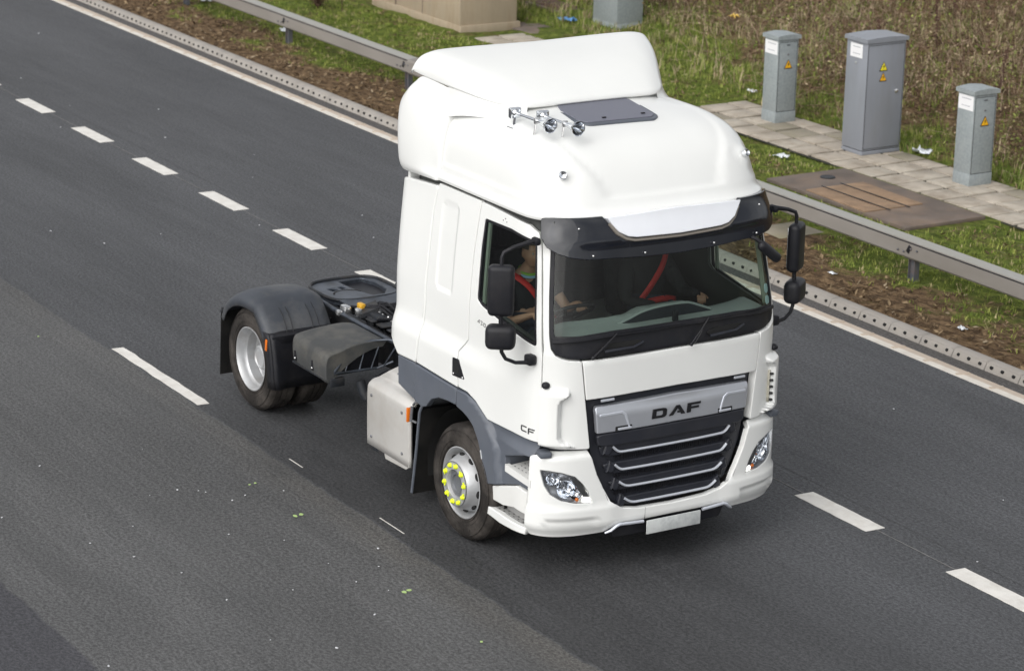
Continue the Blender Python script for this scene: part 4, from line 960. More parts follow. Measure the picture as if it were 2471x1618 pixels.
MB().box((-1.6, .95, .62), (1.0, .55, .55), bev=.08, seg=3).build('fuel_tank', M['alu'], truck)
for x in (-1.9, -1.3): MB().box((x, .95, .62), (.05, .57, .57), bev=.08, seg=3).build('tank_strap', M['foil'], truck)
# front wheel housing and flap
def housing(s):
    mb = MB(); rows = []
    for a in range(-12, 201, 8):
        an = R(a); rx, rz = .575, .60
        if a > 90: rx = .575+.09*(a-90)/100
        rows.append([Vector((rx*math.cos(an)-.02, L_(y, s), WR+rz*math.sin(an)+.0)) for y in (-1.12, -1.06, -.60)])
    mb.grid(rows); mb.prism([(.575*math.cos(R(a))-.02, L_(-.62, s), WR+.60*math.sin(R(a))) for a in range(0, 181, 12)], (0, .01*-s, 0))
    mb.build('wheel_housing', M['darkgap'], truck)
    MB().prism([(-.70, L_(-1.18, s), .90), (-.70, L_(-.72, s), .90), (-.83, L_(-.72, s), .12), (-.83, L_(-1.18, s), .12)], (.014, 0, 0)).build('mudflap', M['mudrubber'], truck)
    MB().tube([(-.66, L_(-1.185, s), .96), (-.70, L_(-1.19, s), .88), (-.76, L_(-1.185, s), .5), (-.825, L_(-1.185, s), .13)], .013, 8).build('flap_edge', M['grey'], truck)
both(housing)
# steps
def steps(s):
    wp = M['white_plastic']
    lw = panel('lower_step', sd([(-1.900, .565), (-1.62, .650), (-1.378, .728), (-1.225, .705), (-1.225, .520), (-1.42, .535), (-1.60, .495), (-1.895, .480)], s), wp, truck, off=-.012, th=.12, bev=.008, h=.05)
    panel('step_rail', sd([(-1.892, .50), (-1.60, .52), (-1.42, .55), (-1.225, .54), (-1.225, .40), (-1.885, .39)], s), M['step_grey'], lw, off=-.10, th=.03, bev=.004, h=.05)
    panel('step_skirt', sd([(-1.890, .425, .01), (-1.24, .425), (-1.24, .365), (-1.6, .345), (-1.84, .355, .03)], s), W_, lw, off=.012, th=.05, bev=.010, h=.05)
    xa, xb = B(-1.875, .42)[0], B(-1.245, .42)[0]
    tr = MB(); tr.prism([(xa, L_(-1.165, s), .412), (xb, L_(-1.135, s), .412), (xb, L_(-.93, s), .412), (xa, L_(-1.0, s), .412)], (0, 0, .016))
    pf = tr; pf.mi = 1
    for i in range(8):
        for j in range(4):
            t = (i+.6+.3*(j % 2))/9.0; x = lerp(xa, xb, t); y = -1.148+.032*j+.01*t
            pf.box((x, L_(y, s), .429), (.020, .010, .003), bev=.001)
    tr.build('step_tread', [M['step_grey'], M['badgegrey']], lw)
    # upper step set into an opening of the grey trim
    xa, xb = B(-1.60, .88)[0], B(-1.20, .88)[0]
    us = MB()
    us.prism([(xa+.02, L_(-1.140, s), .800), (xb, L_(-1.145, s), .800), (xb+.02, L_(-.90, s), .815), (xa+.03, L_(-.95, s), .815)], (0, 0, .030))
    us.prism([(xa+.01, L_(-1.168, s), .782), (xb, L_(-1.172, s), .765), (xb, L_(-1.130, s), .765), (xa+.01, L_(-1.130, s), .782)], (0, 0, .060))
    pf = us; pf.mi = 1
    for i in range(6):
        for j in range(4): pf.box((lerp(xa+.07, xb-.03, (i+.4*(j % 2))/5.4), L_(lerp(-1.11, -.97, j/3), s), lerp(.831, .842, j/3)), (.018, .009, .004), bev=.001)
    o = us.build('upper_step', [wp, M['badgegrey']], truck); bm_ = o.modifiers.new('bev', 'BEVEL'); bm_.width = .004; bm_.segments = 2
    bx = MB(); bx.box(((xa+xb)/2, L_(-.88, s), .92), (xb-xa+.1, .02, .32)); bx.box((xa-.01, L_(-1.02, s), .90), (.02, .26, .24)); bx.build('step_well', M['grey'], o)
    MB().box((1.08, L_(-1.09, s), 1.055), (.12, .10, .05), rot=Matrix.Rotation(R(14*s), 4, 'Z'), bev=.015).build('bumper_hinge', M['grey'], truck)
M['step_grey'] = mat('step_grey', (.33, .33, .325), .5, vary=.08, dirt=(.3, .28, .25), dirt_amt=.4, dirt_scale=5)
both(steps)
# ------------------------------------------------------------------ setting: road, markings, verge
from mathutils import noise as mno
def asphalt():
    m, t, b = node_mat('asphalt'); N = t.nodes; K = t.links.new
    tc = N.new('ShaderNodeTexCoord'); sep = N.new('ShaderNodeSeparateXYZ'); K(tc.outputs['Object'], sep.inputs[0])
    def noise(scale, stretch, detail=4, rough=.55):
        mp = N.new('ShaderNodeMapping'); mp.inputs['Scale'].default_value = stretch; K(tc.outputs['Object'], mp.inputs[0])
        n = N.new('ShaderNodeTexNoise'); n.inputs['Scale'].default_value = scale; n.inputs['Detail'].default_value = detail; n.inputs['Roughness'].default_value = rough; K(mp.outputs[0], n.inputs['Vector']); return n.outputs[0]
    def ramp(src, a, b_, c0, c1):
        r = N.new('ShaderNodeMapRange'); r.interpolation_type = 'SMOOTHSTEP'; r.inputs[1].default_value = a; r.inputs[2].default_value = b_; r.inputs[3].default_value = c0; r.inputs[4].default_value = c1; K(src, r.inputs[0]); return r.outputs[0]
    def mixc(f, A, Bc):
        x = N.new('ShaderNodeMix'); x.data_type = 'RGBA'
        for i, v in ((0, f), (6, A), (7, Bc)):
            if isinstance(v, tuple): x.inputs[i].default_value = (*v, 1)
            elif isinstance(v, float): x.inputs[i].default_value = v
            else: K(v, x.inputs[i])
        return x.outputs[2]
    def math_(op, a, b_):
        x = N.new('ShaderNodeMath'); x.operation = op
        for i, v in ((0, a), (1, b_)):
            if isinstance(v, float): x.inputs[i].default_value = v
            else: K(v, x.inputs[i])
        return x.outputs[0]
    big = noise(.55, (.35, 1.6, 1), 3); mid = noise(2.6, (.5, 1.4, 1), 4); fine = noise(34, (.8, 1.15, 1), 5, .7); vfine = noise(95, (.8, 1.2, 1), 3, .6)
    yj = math_('ADD', sep.outputs[1], ramp(noise(1.7, (1, .2, 1)), .3, .7, -.02, .02))
    base = mixc(ramp(yj, -1.66, -1.64, 0., 1.), (.083, .0832, .0835), (.067, .0688, .073))
    base = mixc(ramp(yj, -4.84, -4.80, 0., 1.), (.052, .052, .058), base)
    # pale tan fringe on the near side of the joint, growing towards the front of the scene
    fr = math_('MULTIPLY', ramp(yj, -2.15, -1.75, 0., 1.), ramp(yj, -1.645, -1.665, 0., 1.))
    fr = math_('MULTIPLY', fr, ramp(sep.outputs[0], -5., 1.5, .15, .5))
    base = mixc(math_('MULTIPLY', fr, ramp(mid, .3, .65, .4, 1.)), base, (.098, .091, .080))
    # the lane the lorry is on: darker just beyond the joint
    dk = math_('MULTIPLY', ramp(yj, -1.645, -1.62, 0., 1.), ramp(yj, 1.4, -.9, 0., 1.))
    base = mixc(math_('MULTIPLY', dk, ramp(sep.outputs[0], -7., -1., .1, .7)), base, (.035, .035, .036))
    # gutter strip beside the kerb
    base = mixc(ramp(yj, 5.49, 5.55, 0., .75), base, (.082, .075, .070))
    v = math_('MULTIPLY', ramp(big, .3, .7, .86, 1.12), ramp(mid, .3, .7, .93, 1.07))
    v = math_('MULTIPLY', v, ramp(fine, .34, .66, .60, 1.46)); v = math_('MULTIPLY', v, ramp(vfine, .35, .65, .8, 1.22))
    spots = noise(1.3, (1, 1, 1), 6, .7); v = math_('MULTIPLY', v, ramp(spots, .62, .70, 1., .86))
    streak = noise(7, (.05, 2.2, 1), 3); v = math_('MULTIPLY', v, ramp(streak, .35, .7, .96, 1.07))
    sc = N.new('ShaderNodeVectorMath'); sc.operation = 'SCALE'; K(base, sc.inputs[0]); K(v, sc.inputs['Scale']); K(sc.outputs[0], b.inputs['Base Color'])
    K(ramp(mid, .3, .7, .62, .8), b.inputs['Roughness']); b.inputs['Specular IOR Level'].default_value = .35
    bu = N.new('ShaderNodeBump'); bu.inputs['Strength'].default_value = .55; bu.inputs['Distance'].default_value = .008; K(fine, bu.inputs['Height']); K(bu.outputs[0], b.inputs['Normal'])
    return m
def sheet(name, x0, x1, y0, y1, z, m, n=1, parent=None):
    mb = MB(); mb.grid([[Vector((lerp(x0, x1, i/n), y, z)) for y in (y0, y1)] for i in range(n+1)]); return mb.build(name, m, parent, fix=False)
tag(sheet('road', -150, 90, -40, 5.74, 0, asphalt(), 4), kind='structure')
tag(sheet('ground', -900, 900, -900, 900, -.12, mat('far_earth', (.10, .085, .05), .95, vary=.3, vscale=.3)), kind='structure')
ROADSEAM = mat('lane_joint', (.19, .186, .18), .8, vary=.35, vscale=9)
tag(sheet('road_joint', -60, 40, 1.955, 1.966, .004, ROADSEAM), kind='structure')
tag(sheet('road_joint', -60, 40, 2.21, 2.216, .004, mat('faint_joint', (.078, .079, .08), .8, vary=.3, vscale=9)), kind='structure')
# road paint
def paint(name, col, tan):
    return mat(name, col, .6, vary=.10, vscale=5, dirt=tan, dirt_amt=.35, dirt_scale=7, bump=.15, bscale=70)
PM = paint('road_paint', (.72, .70, .655), (.42, .38, .32)); PE = paint('edge_paint', (.68, .645, .58), (.46, .36, .27)); PT = paint('edge_paint_worn', (.50, .42, .34), (.40, .30, .22))
def dash(x, y0, y1, ln, wear=0):
    P = []
    rnd = random.Random(int(x*100))
    n = 14
    for i in range(n+1): P.append((x+ln*i/n, y0+rnd.uniform(0, wear)))
    for i in range(n+1): P.append((x+ln*(1-i/n), y1-rnd.uniform(0, wear)))
    P[0] = (P[0][0]+.02, P[0][1]); P[n] = (P[n][0]-.02, P[n][1]); P[n+1] = (P[n+1][0]-.01, P[n+1][1]); P[-1] = (P[-1][0]+.03, P[-1][1])
    mb = MB(); mb.prism([(a, b, .001) for a, b in P], (0, 0, .004)); o = mb.build('lane_mark', PM); tag(o, kind='structure')
for k in range(-6, 26):
    dash(-17.534+2*k+.0, 1.855, 2.055, 1.02, .006)
for x in (-15.2, -6.13, 2.93): dash(x, -1.632, -1.495, 2.03, .014)
for x, l, w in ((-2.38, .26, .012), (-.72, .42, .012)):
    tag(sheet('lane_mark', x, x+l, -1.557, -1.557+w, .005, PM), kind='structure')
e = MB(); e.box((-30, 5.375, .002), (170, .095, .006)); tag(e.build('edge_line', PE), kind='structure')
e = MB(); e.box((-30, 5.4675, .0018), (170, .09, .006)); tag(e.build('edge_line', PT), kind='structure')
rb = MB()
for k in range(90): rb.box((-34+k*.5, 5.43, .008), (.045, .15, .012), rot=Matrix.Rotation(R(-12), 4, 'Z'), bev=.004)
tag(rb.build('edge_line_rib', PT), kind='structure')
# drainage kerb made of half metre blocks with inlet holes
kb = MB(); hb = MB()
prf = [(5.700, 0), (5.706, .02), (5.735, .076), (5.752, .088), (5.845, .094), (5.865, .085), (5.87, .02)]
for k in range(96):
    x0 = -40+k*.5; a, b_ = x0+.004, x0+.496
    kb.grid([[Vector((x, y, z)) for y, z in prf] for x in (a, b_)])
    for j in range(3):
        cx = x0+.083+j*.1667
        kr = random.Random(k*3+j); hb.box((cx+kr.gauss(0, .004), 5.722, .042-kr.uniform(0, .006)), (.034*kr.uniform(.8, 1.15), .026, .050*kr.uniform(.75, 1.05)), rot=Matrix.Rotation(R(30), 4, 'X') @ Matrix.Rotation(R(14), 4, 'Y'), bev=.005)
kb.box((-16, 5.80, .03), (48, .13, .10))
tag(kb.build('kerb', M['kerb']), kind='structure'); tag(hb.build('kerb_inlet', M['darkgap']), kind='structure')
tag(sheet('kerb_far', -150, -40, 5.72, 5.96, .1, M['kerb']), kind='structure'); tag(sheet('kerb_far', 8, 60, 5.72, 5.96, .1, M['kerb']), kind='structure')
# verge: earth, dead litter and moss-green turf
def fbm(x, y, s, seed=0): return mno.noise(Vector((x*s+seed, y*s-seed, seed*.37)))*.6+mno.noise(Vector((x*s*2.3+seed, y*s*2.3, 5+seed)))*.3+mno.noise(Vector((x*s*5.1, y*s*5.1, 9+seed)))*.15
def hgt(x, y):
    h = .055*sms(6.0, 5.88, y)+.02*sms(5.95, 6.3, y)+.05*fbm(x, y, .9, 3)*sms(6.0, 6.6, y)+.025*fbm(x, y, 4, 8)*sms(6.0, 6.2, y)
    if y > 11.6: h += .10*(y-11.6)+.12*fbm(x, y, .8, 1)*sms(11.8, 13, y)
    # level area under the paving
    flat = sms(9.0, 9.6, y)*sms(11.5, 11.15, y)*sms(-14, -13.3, x)
    h = lerp(h, -.03, flat)
    f2 = sms(8.1, 8.5, y)*sms(10, 9.8, y)*sms(-9.4, -9.0, x)*sms(-5.7, -6.1, x); h = lerp(h, 0, f2)
    f3 = sms(6.8, 7.0, y)*sms(7.9, 7.7, y)*sms(-7.6, -7.2, x)*sms(-6.0, -6.3, x); h = lerp(h, 0, f3)
    return h
def green(x, y):
    n = fbm(x, y, .7, 2)
    g = sms(6.85, 7.6, y+n*1.0+.10*sms(-13, -17, x)+.22*sms(-8, -4, x))
    g *= 1-.72*sms(11.9, 13.0, y+n*1.4+.8*sms(-14, -9, x)-.9*sms(-14, -18, x))
    g = max(g, .62*sms(.05, .35, fbm(x, y, 1.1, 61))*sms(6.15, 6.6, y)*(y < 8))
    g *= .62+.5*sms(-.25, .35, fbm(x, y, 1.6, 11))
    return max(0, min(1, g))
def verge():
    x0, x1, y0, y1 = -48.0, 12.0, 5.85, 40.0
    xs = []; x = x0
    while x < x1: xs.append(x); x += .11 if x > -27 else .3
    ys = []; y = y0
    while y < y1: ys.append(y); y += .10 if y < 14 else (.16 if y < 23 else .7)
    vs = [(x, y, hgt(x, y)) for x in xs for y in ys]; ny = len(ys)
    fs = [(i*ny+j, (i+1)*ny+j, (i+1)*ny+j+1, i*ny+j+1) for i in range(len(xs)-1) for j in range(ny-1)]
    me = bpy.data.meshes.new('verge'); me.from_pydata(vs, [], fs); me.update()
    for p in me.polygons: p.use_smooth = True
    ca = me.color_attributes.new('turf', 'FLOAT_COLOR', 'POINT')
    for i, v in enumerate(vs):
        g = green(v[0], v[1]); ca.data[i].color = (g, g, g, 1)
    m, t, b = node_mat('verge_soil'); N = t.nodes; K = t.links.new
    at = N.new('ShaderNodeAttribute'); at.attribute_name = 'turf'; tc = N.new('ShaderNodeTexCoord')
    def nz(s, d=6, st=(1, 1, 1)):
        mp = N.new('ShaderNodeMapping'); mp.inputs['Scale'].default_value = st; K(tc.outputs['Object'], mp.inputs[0])
        n = N.new('ShaderNodeTexNoise'); n.inputs['Scale'].default_value = s; n.inputs['Detail'].default_value = d; n.inputs['Roughness'].default_value = .68; K(mp.outputs[0], n.inputs['Vector']); return n.outputs[0]
    def rampc(src, els):
        r = N.new('ShaderNodeValToRGB'); K(src, r.inputs[0]); e = r.color_ramp.elements
        for i, (p, c) in enumerate(els):
            q = e[i] if i < 2 else e.new(p); q.position = p; q.color = (*c, 1)
        return r.outputs[0]
    soil = rampc(nz(7, 8, (1, 1.5, 1)), [(.28, (.034, .022, .013)), (.72, (.34, .235, .135)), (.45, (.115, .074, .042)), (.58, (.215, .143, .080))])
    turf = rampc(nz(9, 8), [(.28, (.038, .050, .010)), (.72, (.25, .29, .06)), (.5, (.115, .15, .027))])
    ad = N.new('ShaderNodeMath'); ad.operation = 'ADD'; K(at.outputs['Fac'], ad.inputs[0])
    mr = N.new('ShaderNodeMapRange'); mr.inputs[1].default_value = .3; mr.inputs[2].default_value = .7; mr.inputs[3].default_value = -.35; mr.inputs[4].default_value = .35; K(nz(3.2), mr.inputs[0]); K(mr.outputs[0], ad.inputs[1])
    cl = N.new('ShaderNodeMapRange'); cl.inputs[1].default_value = .25; cl.inputs[2].default_value = .75; K(ad.outputs[0], cl.inputs[0])
    mx = N.new('ShaderNodeMix'); mx.data_type = 'RGBA'; K(cl.outputs[0], mx.inputs[0]); K(soil, mx.inputs[6]); K(turf, mx.inputs[7]); K(mx.outputs[2], b.inputs['Base Color'])
    b.inputs['Roughness'].default_value = .95; b.inputs['Specular IOR Level'].default_value = .15
    bu = N.new('ShaderNodeBump'); bu.inputs['Strength'].default_value = 1; bu.inputs['Distance'].default_value = .08; K(nz(14, 8), bu.inputs['Height']); K(bu.outputs[0], b.inputs['Normal'])
    return link('verge', me, m)
tag(verge(), kind='structure')
def multi(name, cols, rough=.8, trans=0):
    ms = []
    for i, c in enumerate(cols):
        ms.append(mat(name+str(i), c, rough, vary=.25, vscale=3, spec=.2))
    return ms
def on_slab(x, y):
    return (9.75 < y < 11.1 and -13.2 < x < -3.4) or (8.4 < y < 9.8 and -9.0 < x < -5.9) or (6.85 < y < 7.65 and -7.15 < x < -6.3) or (9.8 < y < 11.4 and -22.6 < x < -18.9) or (9.9 < y < 11.6 and -19.2 < x < -17.6)
def in_view(x, y, mg=1.02):
    d = Vector((x, y, 0))-Vector((17.983, -11.873, 8.114)); mw = cam.matrix_world
    z = -(d @ mw.col[2].to_3d()); u = d @ mw.col[0].to_3d(); v = d @ mw.col[1].to_3d()
    k = 95.977/18
    return z > 0 and -mg-.08 < u/z*k < mg+.08 and -mg*.655-.10 < v/z*k < mg*.655+.06
# grass blades
gb_ = MB(); rnd = random.Random(11)
def blade(mb, x, y, z, h, w, a, lean, curl):
    d = Vector((math.cos(a), math.sin(a), 0)); sd_ = Vector((-d.y, d.x, 0))*w/2; p = Vector((x, y, z))
    q1 = p+Vector((0, 0, h*.55))+d*lean*.35; q2 = p+Vector((0, 0, h*(1-curl)))+d*lean
    vs = [p-sd_, p+sd_, q1-sd_*.8, q1+sd_*.8, q2]
    mb._add(vs, [[0, 1, 3, 2], [2, 3, 4]], False)
cnt = 0
while cnt < 15000:
    x = rnd.uniform(-26, 0); y = rnd.uniform(6.3, 17)
    if not in_view(x, y) or on_slab(x, y): continue
    g = green(x, y)
    if rnd.random() > g*1.1+.01: continue
    cnt += 1; z = hgt(x, y)-.01
    gb_.mi = rnd.choices((0, 1, 2, 3), (4, 5, 3, 1.8))[0]
    for k in range(rnd.randint(3, 6)):
        h = rnd.uniform(.03, .085)*(1.0 if y < 11.3 else 1.7); a = rnd.uniform(0, 6.283)
        blade(gb_, x+rnd.gauss(0, .025), y+rnd.gauss(0, .025), z, h, rnd.uniform(.007, .013), a, rnd.uniform(.01, .07), rnd.uniform(0, .3))
tag(gb_.build('grass', multi('blade', [(.115, .165, .028), (.20, .25, .048), (.31, .34, .085), (.38, .33, .17)]), fix=False), 'short rough grass growing on the verge behind the crash barrier', 'grass', kind='stuff')
# dead leaves, twigs and clods on the bare strip
db = MB(); cnt = 0
while cnt < 11000:
    x = rnd.uniform(-26, 0); y = rnd.uniform(6.0, 14)
    if not in_view(x, y) or on_slab(x, y): continue
    g = green(x, y)
    if rnd.random() < g*1.2-.05+(.25 if y < 6.1 else 0): continue
    if fbm(x, y, 2.4, 21) < -.18+.25*rnd.random()-.1: continue
    cnt += 1; z = hgt(x, y); db.mi = rnd.choices((0, 1, 2, 3), (3, 4, 3, 1))[0]
    if rnd.random() < .62:
        a = rnd.uniform(0, 6.28); l = rnd.uniform(.02, .055); w = l*rnd.uniform(.4, .8); n = Vector((rnd.gauss(0, .5), rnd.gauss(0, .5), 1)).normalized()
        u = Vector((math.cos(a), math.sin(a), 0)); u = (u-u.dot(n)*n).normalized(); v = n.cross(u); c = Vector((x, y, z+rnd.uniform(.004, .025)))
        db._add([c-u*l, c-v*w*.6+n*.006, c+u*l, c+v*w*.6+n*.004], [[0, 1, 2, 3]], False)
    else:
        a = rnd.uniform(0, 6.28); l = rnd.uniform(.05, .16); d = Vector((math.cos(a), math.sin(a), rnd.uniform(-.1, .4)))*l; c = Vector((x, y, z)); s_ = Vector((-d.y, d.x, 0)).normalized()*rnd.uniform(.003, .006)
        db._add([c-s_, c+s_, c+d+s_*.5, c+d-s_*.5], [[0, 1, 2, 3]], False)
tag(db.build('dead_leaves', multi('leaf_litter', [(.07, .045, .026), (.17, .115, .064), (.25, .18, .105), (.34, .27, .18)]), fix=False), 'brown dead leaves and twigs lying on the bare strip beside the kerb', 'dead leaves', kind='stuff')
# bramble scrub behind the cabinets
br = MB(); lf = MB(); ns_ = 0
def stem(mb, p, h, lean, a, r, n=6):
    d = Vector((math.cos(a), math.sin(a), 0)); pts = []
    for k in range(n+1):
        t = k/n; pts.append(p+Vector((0, 0, h*(t-.35*t*t*min(1.4, lean/max(h, .1)))))+d*lean*t*t+Vector((rnd.gauss(0, .012), rnd.gauss(0, .012), 0)))
    mb.tube(pts, [r*(1-.6*k/n) for k in range(n+1)], 3, cap=False); return pts
while ns_ < 6000:
    x = rnd.uniform(-30, -2); y = rnd.uniform(11.3, 23)
    if not in_view(x, y, 1.05): continue
    dn = sms(11.7, 13.2, y+fbm(x, y, .6, 4)*2.2+.9*sms(-14, -9, x)-1.0*sms(-14.5, -17.5, x))
    if rnd.random() > dn*(.35+.9*max(0, .5+fbm(x, y, .9, 31))): continue
    ns_ += 1; rg = fbm(x, y, .35, 71)+.35*sms(-12, -7, x)-.2*sms(-14, -18, x); br.mi = rnd.choices((0, 1, 2, 3), (1.2+5*max(0, rg+.15), 3, 1+5*max(0, -rg+.15), .6+2*max(0, -rg)))[0]
    h = rnd.uniform(.15, .80)*(1+.25*sms(13, 18, y)); ln = rnd.uniform(.03, .8)
    pts = stem(br, Vector((x, y, hgt(x, y)-.02)), h, ln, rnd.uniform(0, 6.28), rnd.uniform(.0025, .006))
    gl = sms(.1, -.35, fbm(x, y, .8, 51))
    for q in pts[1:]:
        for _ in range(2):
            if rnd.random() < .30+.25*gl:
                lf.mi = rnd.choices((0, 1, 2, 3, 4), (3, 3, 2, 2.2*gl+.3, 1.6*gl+.2))[0]; s_ = rnd.uniform(.012, .034); c = q+Vector((rnd.gauss(0, .04), rnd.gauss(0, .04), rnd.gauss(0, .03)))
                u = Vector((rnd.gauss(0, 1), rnd.gauss(0, 1), rnd.gauss(0, .6))).normalized(); v = u.cross(Vector((rnd.gauss(0, .6), rnd.gauss(0, .6), 1))).normalized()
                lf._add([c-u*s_, c-v*s_*.6, c+u*s_, c+v*s_*.6], [[0, 1, 2, 3]], False)
tf = MB(); nt_ = 0
while nt_ < 950:
    x = rnd.uniform(-30, -2); y = rnd.uniform(10.9, 22)
    if not in_view(x, y, 1.05) or on_slab(x, y): continue
    pz = fbm(x, y, .45, 91)+.22*sms(-12, -17, x)-.40*sms(-13, -8, x)*sms(11.6, 12.6, y)
    if rnd.random() > sms(-.25, .25, pz)*.9+.12: continue
    nt_ += 1; gg = fbm(x, y, .6, 97)+.55*sms(13.2, 11.3, y)-.30; a0 = rnd.uniform(0, 6.28)
    for k in range(rnd.randint(12, 24)):
        tf.mi = rnd.choices((0, 1, 2, 3), (1+5*max(0, gg+.05), 1+4*max(0, gg+.1), 1.2+4*max(0, -gg+.1), 1+3*max(0, -gg)))[0]
        h = rnd.uniform(.10, .34); a = a0+rnd.gauss(0, 1.1)
        blade(tf, x+rnd.gauss(0, .05), y+rnd.gauss(0, .05), hgt(x, y)-.01, h, rnd.uniform(.008, .014), a, rnd.uniform(.05, .30), rnd.uniform(.1, .6))
tag(tf.build('long_grass', multi('long_blade', [(.13, .19, .035), (.26, .30, .08), (.44, .36, .23), (.27, .195, .12)]), fix=False), 'long bent grass tufts mixed green and straw growing through the scrub', 'long grass', kind='stuff')
tag(br.build('bramble_scrub', multi('cane', [(.075, .043, .030), (.185, .115, .075), (.42, .32, .23), (.15, .16, .06)]), fix=False), 'tangled brown bramble canes covering the bank behind the cabinets', 'scrub', kind='stuff')
tag(lf.build('scrub_leaves', multi('scrub_leaf', [(.085, .058, .038), (.20, .145, .09), (.36, .28, .18), (.17, .23, .045), (.29, .32, .09)]), fix=False), 'small brown and green leaves on the bramble bank', 'leaves', kind='stuff')
# tall dead dock stalks that stand out
def dock(x, y, h, i):
    o = empty('dead_weed', (x, y, hgt(x, y)-.02)); mb = MB(); rr = random.Random(i)
    lx, ly = rr.gauss(0, .06), rr.gauss(0, .06); mb.tube([(lx*t*h, ly*t*h, h*t) for t in (0, .3, .6, 1)], [.009, .008, .006, .003], 5); mb.build('stem', M['dock'], o)
    sd2 = MB()
    for k in range(int(70*h)):
        t = rr.uniform(.3, 1); a = rr.uniform(0, 6.28); l = rr.uniform(.02, .11)*(1.15-t); q = Vector((lx*t*h+l*math.cos(a), ly*t*h+l*math.sin(a), h*t+l*.8))
        sd2.box(q, (.018, .012, .02), rot=Matrix.Rotation(a, 4, 'Z'))
    tag(sd2.build('seed_head', M['dock2'], o), kind='stuff'); return o
M['dock'] = mat('dock_stem', (.07, .035, .022), .8, vary=.2); M['dock2'] = mat('dock_seed', (.085, .042, .028), .85, vary=.3)
DK = [(-21.6, 9.2, .9), (-18.05, 13.6, .95), (-17.3, 14.4, 1.1), (-15.2, 14.9, .9), (-14.0, 15.8, 1.15), (-12.6, 13.3, .9), (-12.9, 14.6, 1.0), (-10.9, 14.8, 1.05), (-10.0, 13.2, .9), (-8.2, 12.9, .95), (-7.4, 12.6, 1.05), (-11.5, 17.0, 1.2), (-9.0, 14.6, 1.1), (-7.2, 13.8, 1.0), (-20.9, 12.0, .8), (-6.6, 13.2, 1.0)]
for i, (x, y, h) in enumerate(DK):
    lab = {0: 'thin brown weed stalk standing in front of the concrete block', 14: 'brown weed stalk beside the rusty cover behind the block'}.get(i, 'dry brown dock stalk standing among the bramble scrub')
    o = dock(x, y, h, i); tag(o, lab, 'weed', 'dry weed stalks in the scrub' if i not in (0, 14) else None)
# leafless little shrub left of the block
sh = empty('small_shrub', (-22.0, 8.95, .02)); tag(sh, 'low bare reddish shrub growing between the crash barrier and the block', 'shrub')
mb = MB(); rr = random.Random(5); m2 = MB()
for k in range(46):
    a = rr.uniform(0, 6.28); l = rr.uniform(.1, .42); h = rr.uniform(.25, .6); pts = [Vector((0, 0, 0))+Vector((math.cos(a)*l*t**1.4, math.sin(a)*l*t**1.4, h*t)) for t in (0, .35, .7, 1)]
    mb.tube(pts, [.007, .005, .004, .002], 4)
    for q in pts[1:]:
        for _ in range(4):
            c = q+Vector((rr.gauss(0, .04), rr.gauss(0, .04), rr.gauss(0, .04))); u = Vector((rr.gauss(0, 1), rr.gauss(0, 1), rr.gauss(0, 1))).normalized()*.022; v = u.cross(Vector((.3, .2, 1))).normalized()*.014
            m2._add([c-u, c-v, c+u, c+v], [[0, 1, 2, 3]], False)
mb.build('stem', M['dock'], sh); tag(m2.build('leaf_clump', mat('shrub_leaf', (.10, .06, .035), .8, vary=.3), sh, fix=False), kind='stuff')
# ------------------------------------------------------------------ paving and covers
def slabs(name, xs, ys, z, m, skip=(), jit=.006, th=.05):
    mb = MB(); rr = random.Random(len(xs)*7+len(ys))
    for i in range(len(xs)-1):
        for j in range(len(ys)-1):
            if (i, j) in skip: continue
            g = rr.uniform(.014, .026); mb.mi = rr.choice((0, 0, 1, 2))
            mb.box(((xs[i]+xs[i+1])/2+rr.gauss(0, jit), (ys[j]+ys[j+1])/2+rr.gauss(0, jit), z-.03+rr.uniform(-.006, .006)), (xs[i+1]-xs[i]-g*2, ys[j+1]-ys[j]-g*2, th), rot=Matrix.Rotation(rr.gauss(0, .006), 4, 'Z'), bev=.005)
    return tag(mb.build(name, m), kind='structure')
SL = [M['slab'], mat('paving_pale', (.43, .385, .32), .85, vary=.2, vscale=4, dirt=(.2, .15, .10), dirt_amt=.6, dirt_scale=2.6, bump=.2), mat('paving_mossy', (.27, .24, .185), .85, vary=.15, vscale=1.7, dirt=(.16, .15, .06), dirt_amt=.5, dirt_scale=1.6, bump=.2)]
slabs('paving', [-12.95+.45*i for i in range(22)], [9.84, 10.30, 10.79, 11.13], .015, SL)
tag(sheet('paving_bed', -13.0, -3.3, 9.80, 11.16, -.010, mat('moss_joint', (.026, .026, .014), .95, vary=.4, vscale=6)), kind='structure')
slabs('paving', [-7.1, -6.5], [6.9, 7.6], .015, SL)
slabs('paving', [-18.65, -18.2, -17.75], [9.95, 10.4, 10.9], .04, SL)
slabs('paving', [-19.85, -19.15, -18.45], [10.95, 11.6], .035, [M['coverf']]*3)
uc = empty('utility_cover', (-7.5, 9.1, 0)); tag(uc, 'large brown square inspection cover with worn orange boards beside the path', 'cover')
mb = MB(); mb.box((0, 0, .02), (2.75, 1.24, .05), bev=.01); mb.build('frame', M['coverf'], uc)
for k in range(3): MB().box((-.02, -.44+.305*k, .05), (1.22, .285, .018), rot=Matrix.Rotation(R(-2), 4, 'Z'), bev=.004).build('board', M['covero'], uc)
for y in (-.285, .02): MB().box((0, y, .0635), (1.35, .022, .006), bev=.002).build('seam_strip', M['black'], uc)
MB().lathe([(.001, .03), (.09, .03), (.1, .02)], 'Z', c=(-1.05, .1, .03), n=20).build('lifting_point', M['chassis'], uc)
mh = empty('manhole_cover', (-20.1, 12.4, .08)); tag(mh, 'rusty rectangular metal cover lying in the grass beyond the block', 'manhole cover')
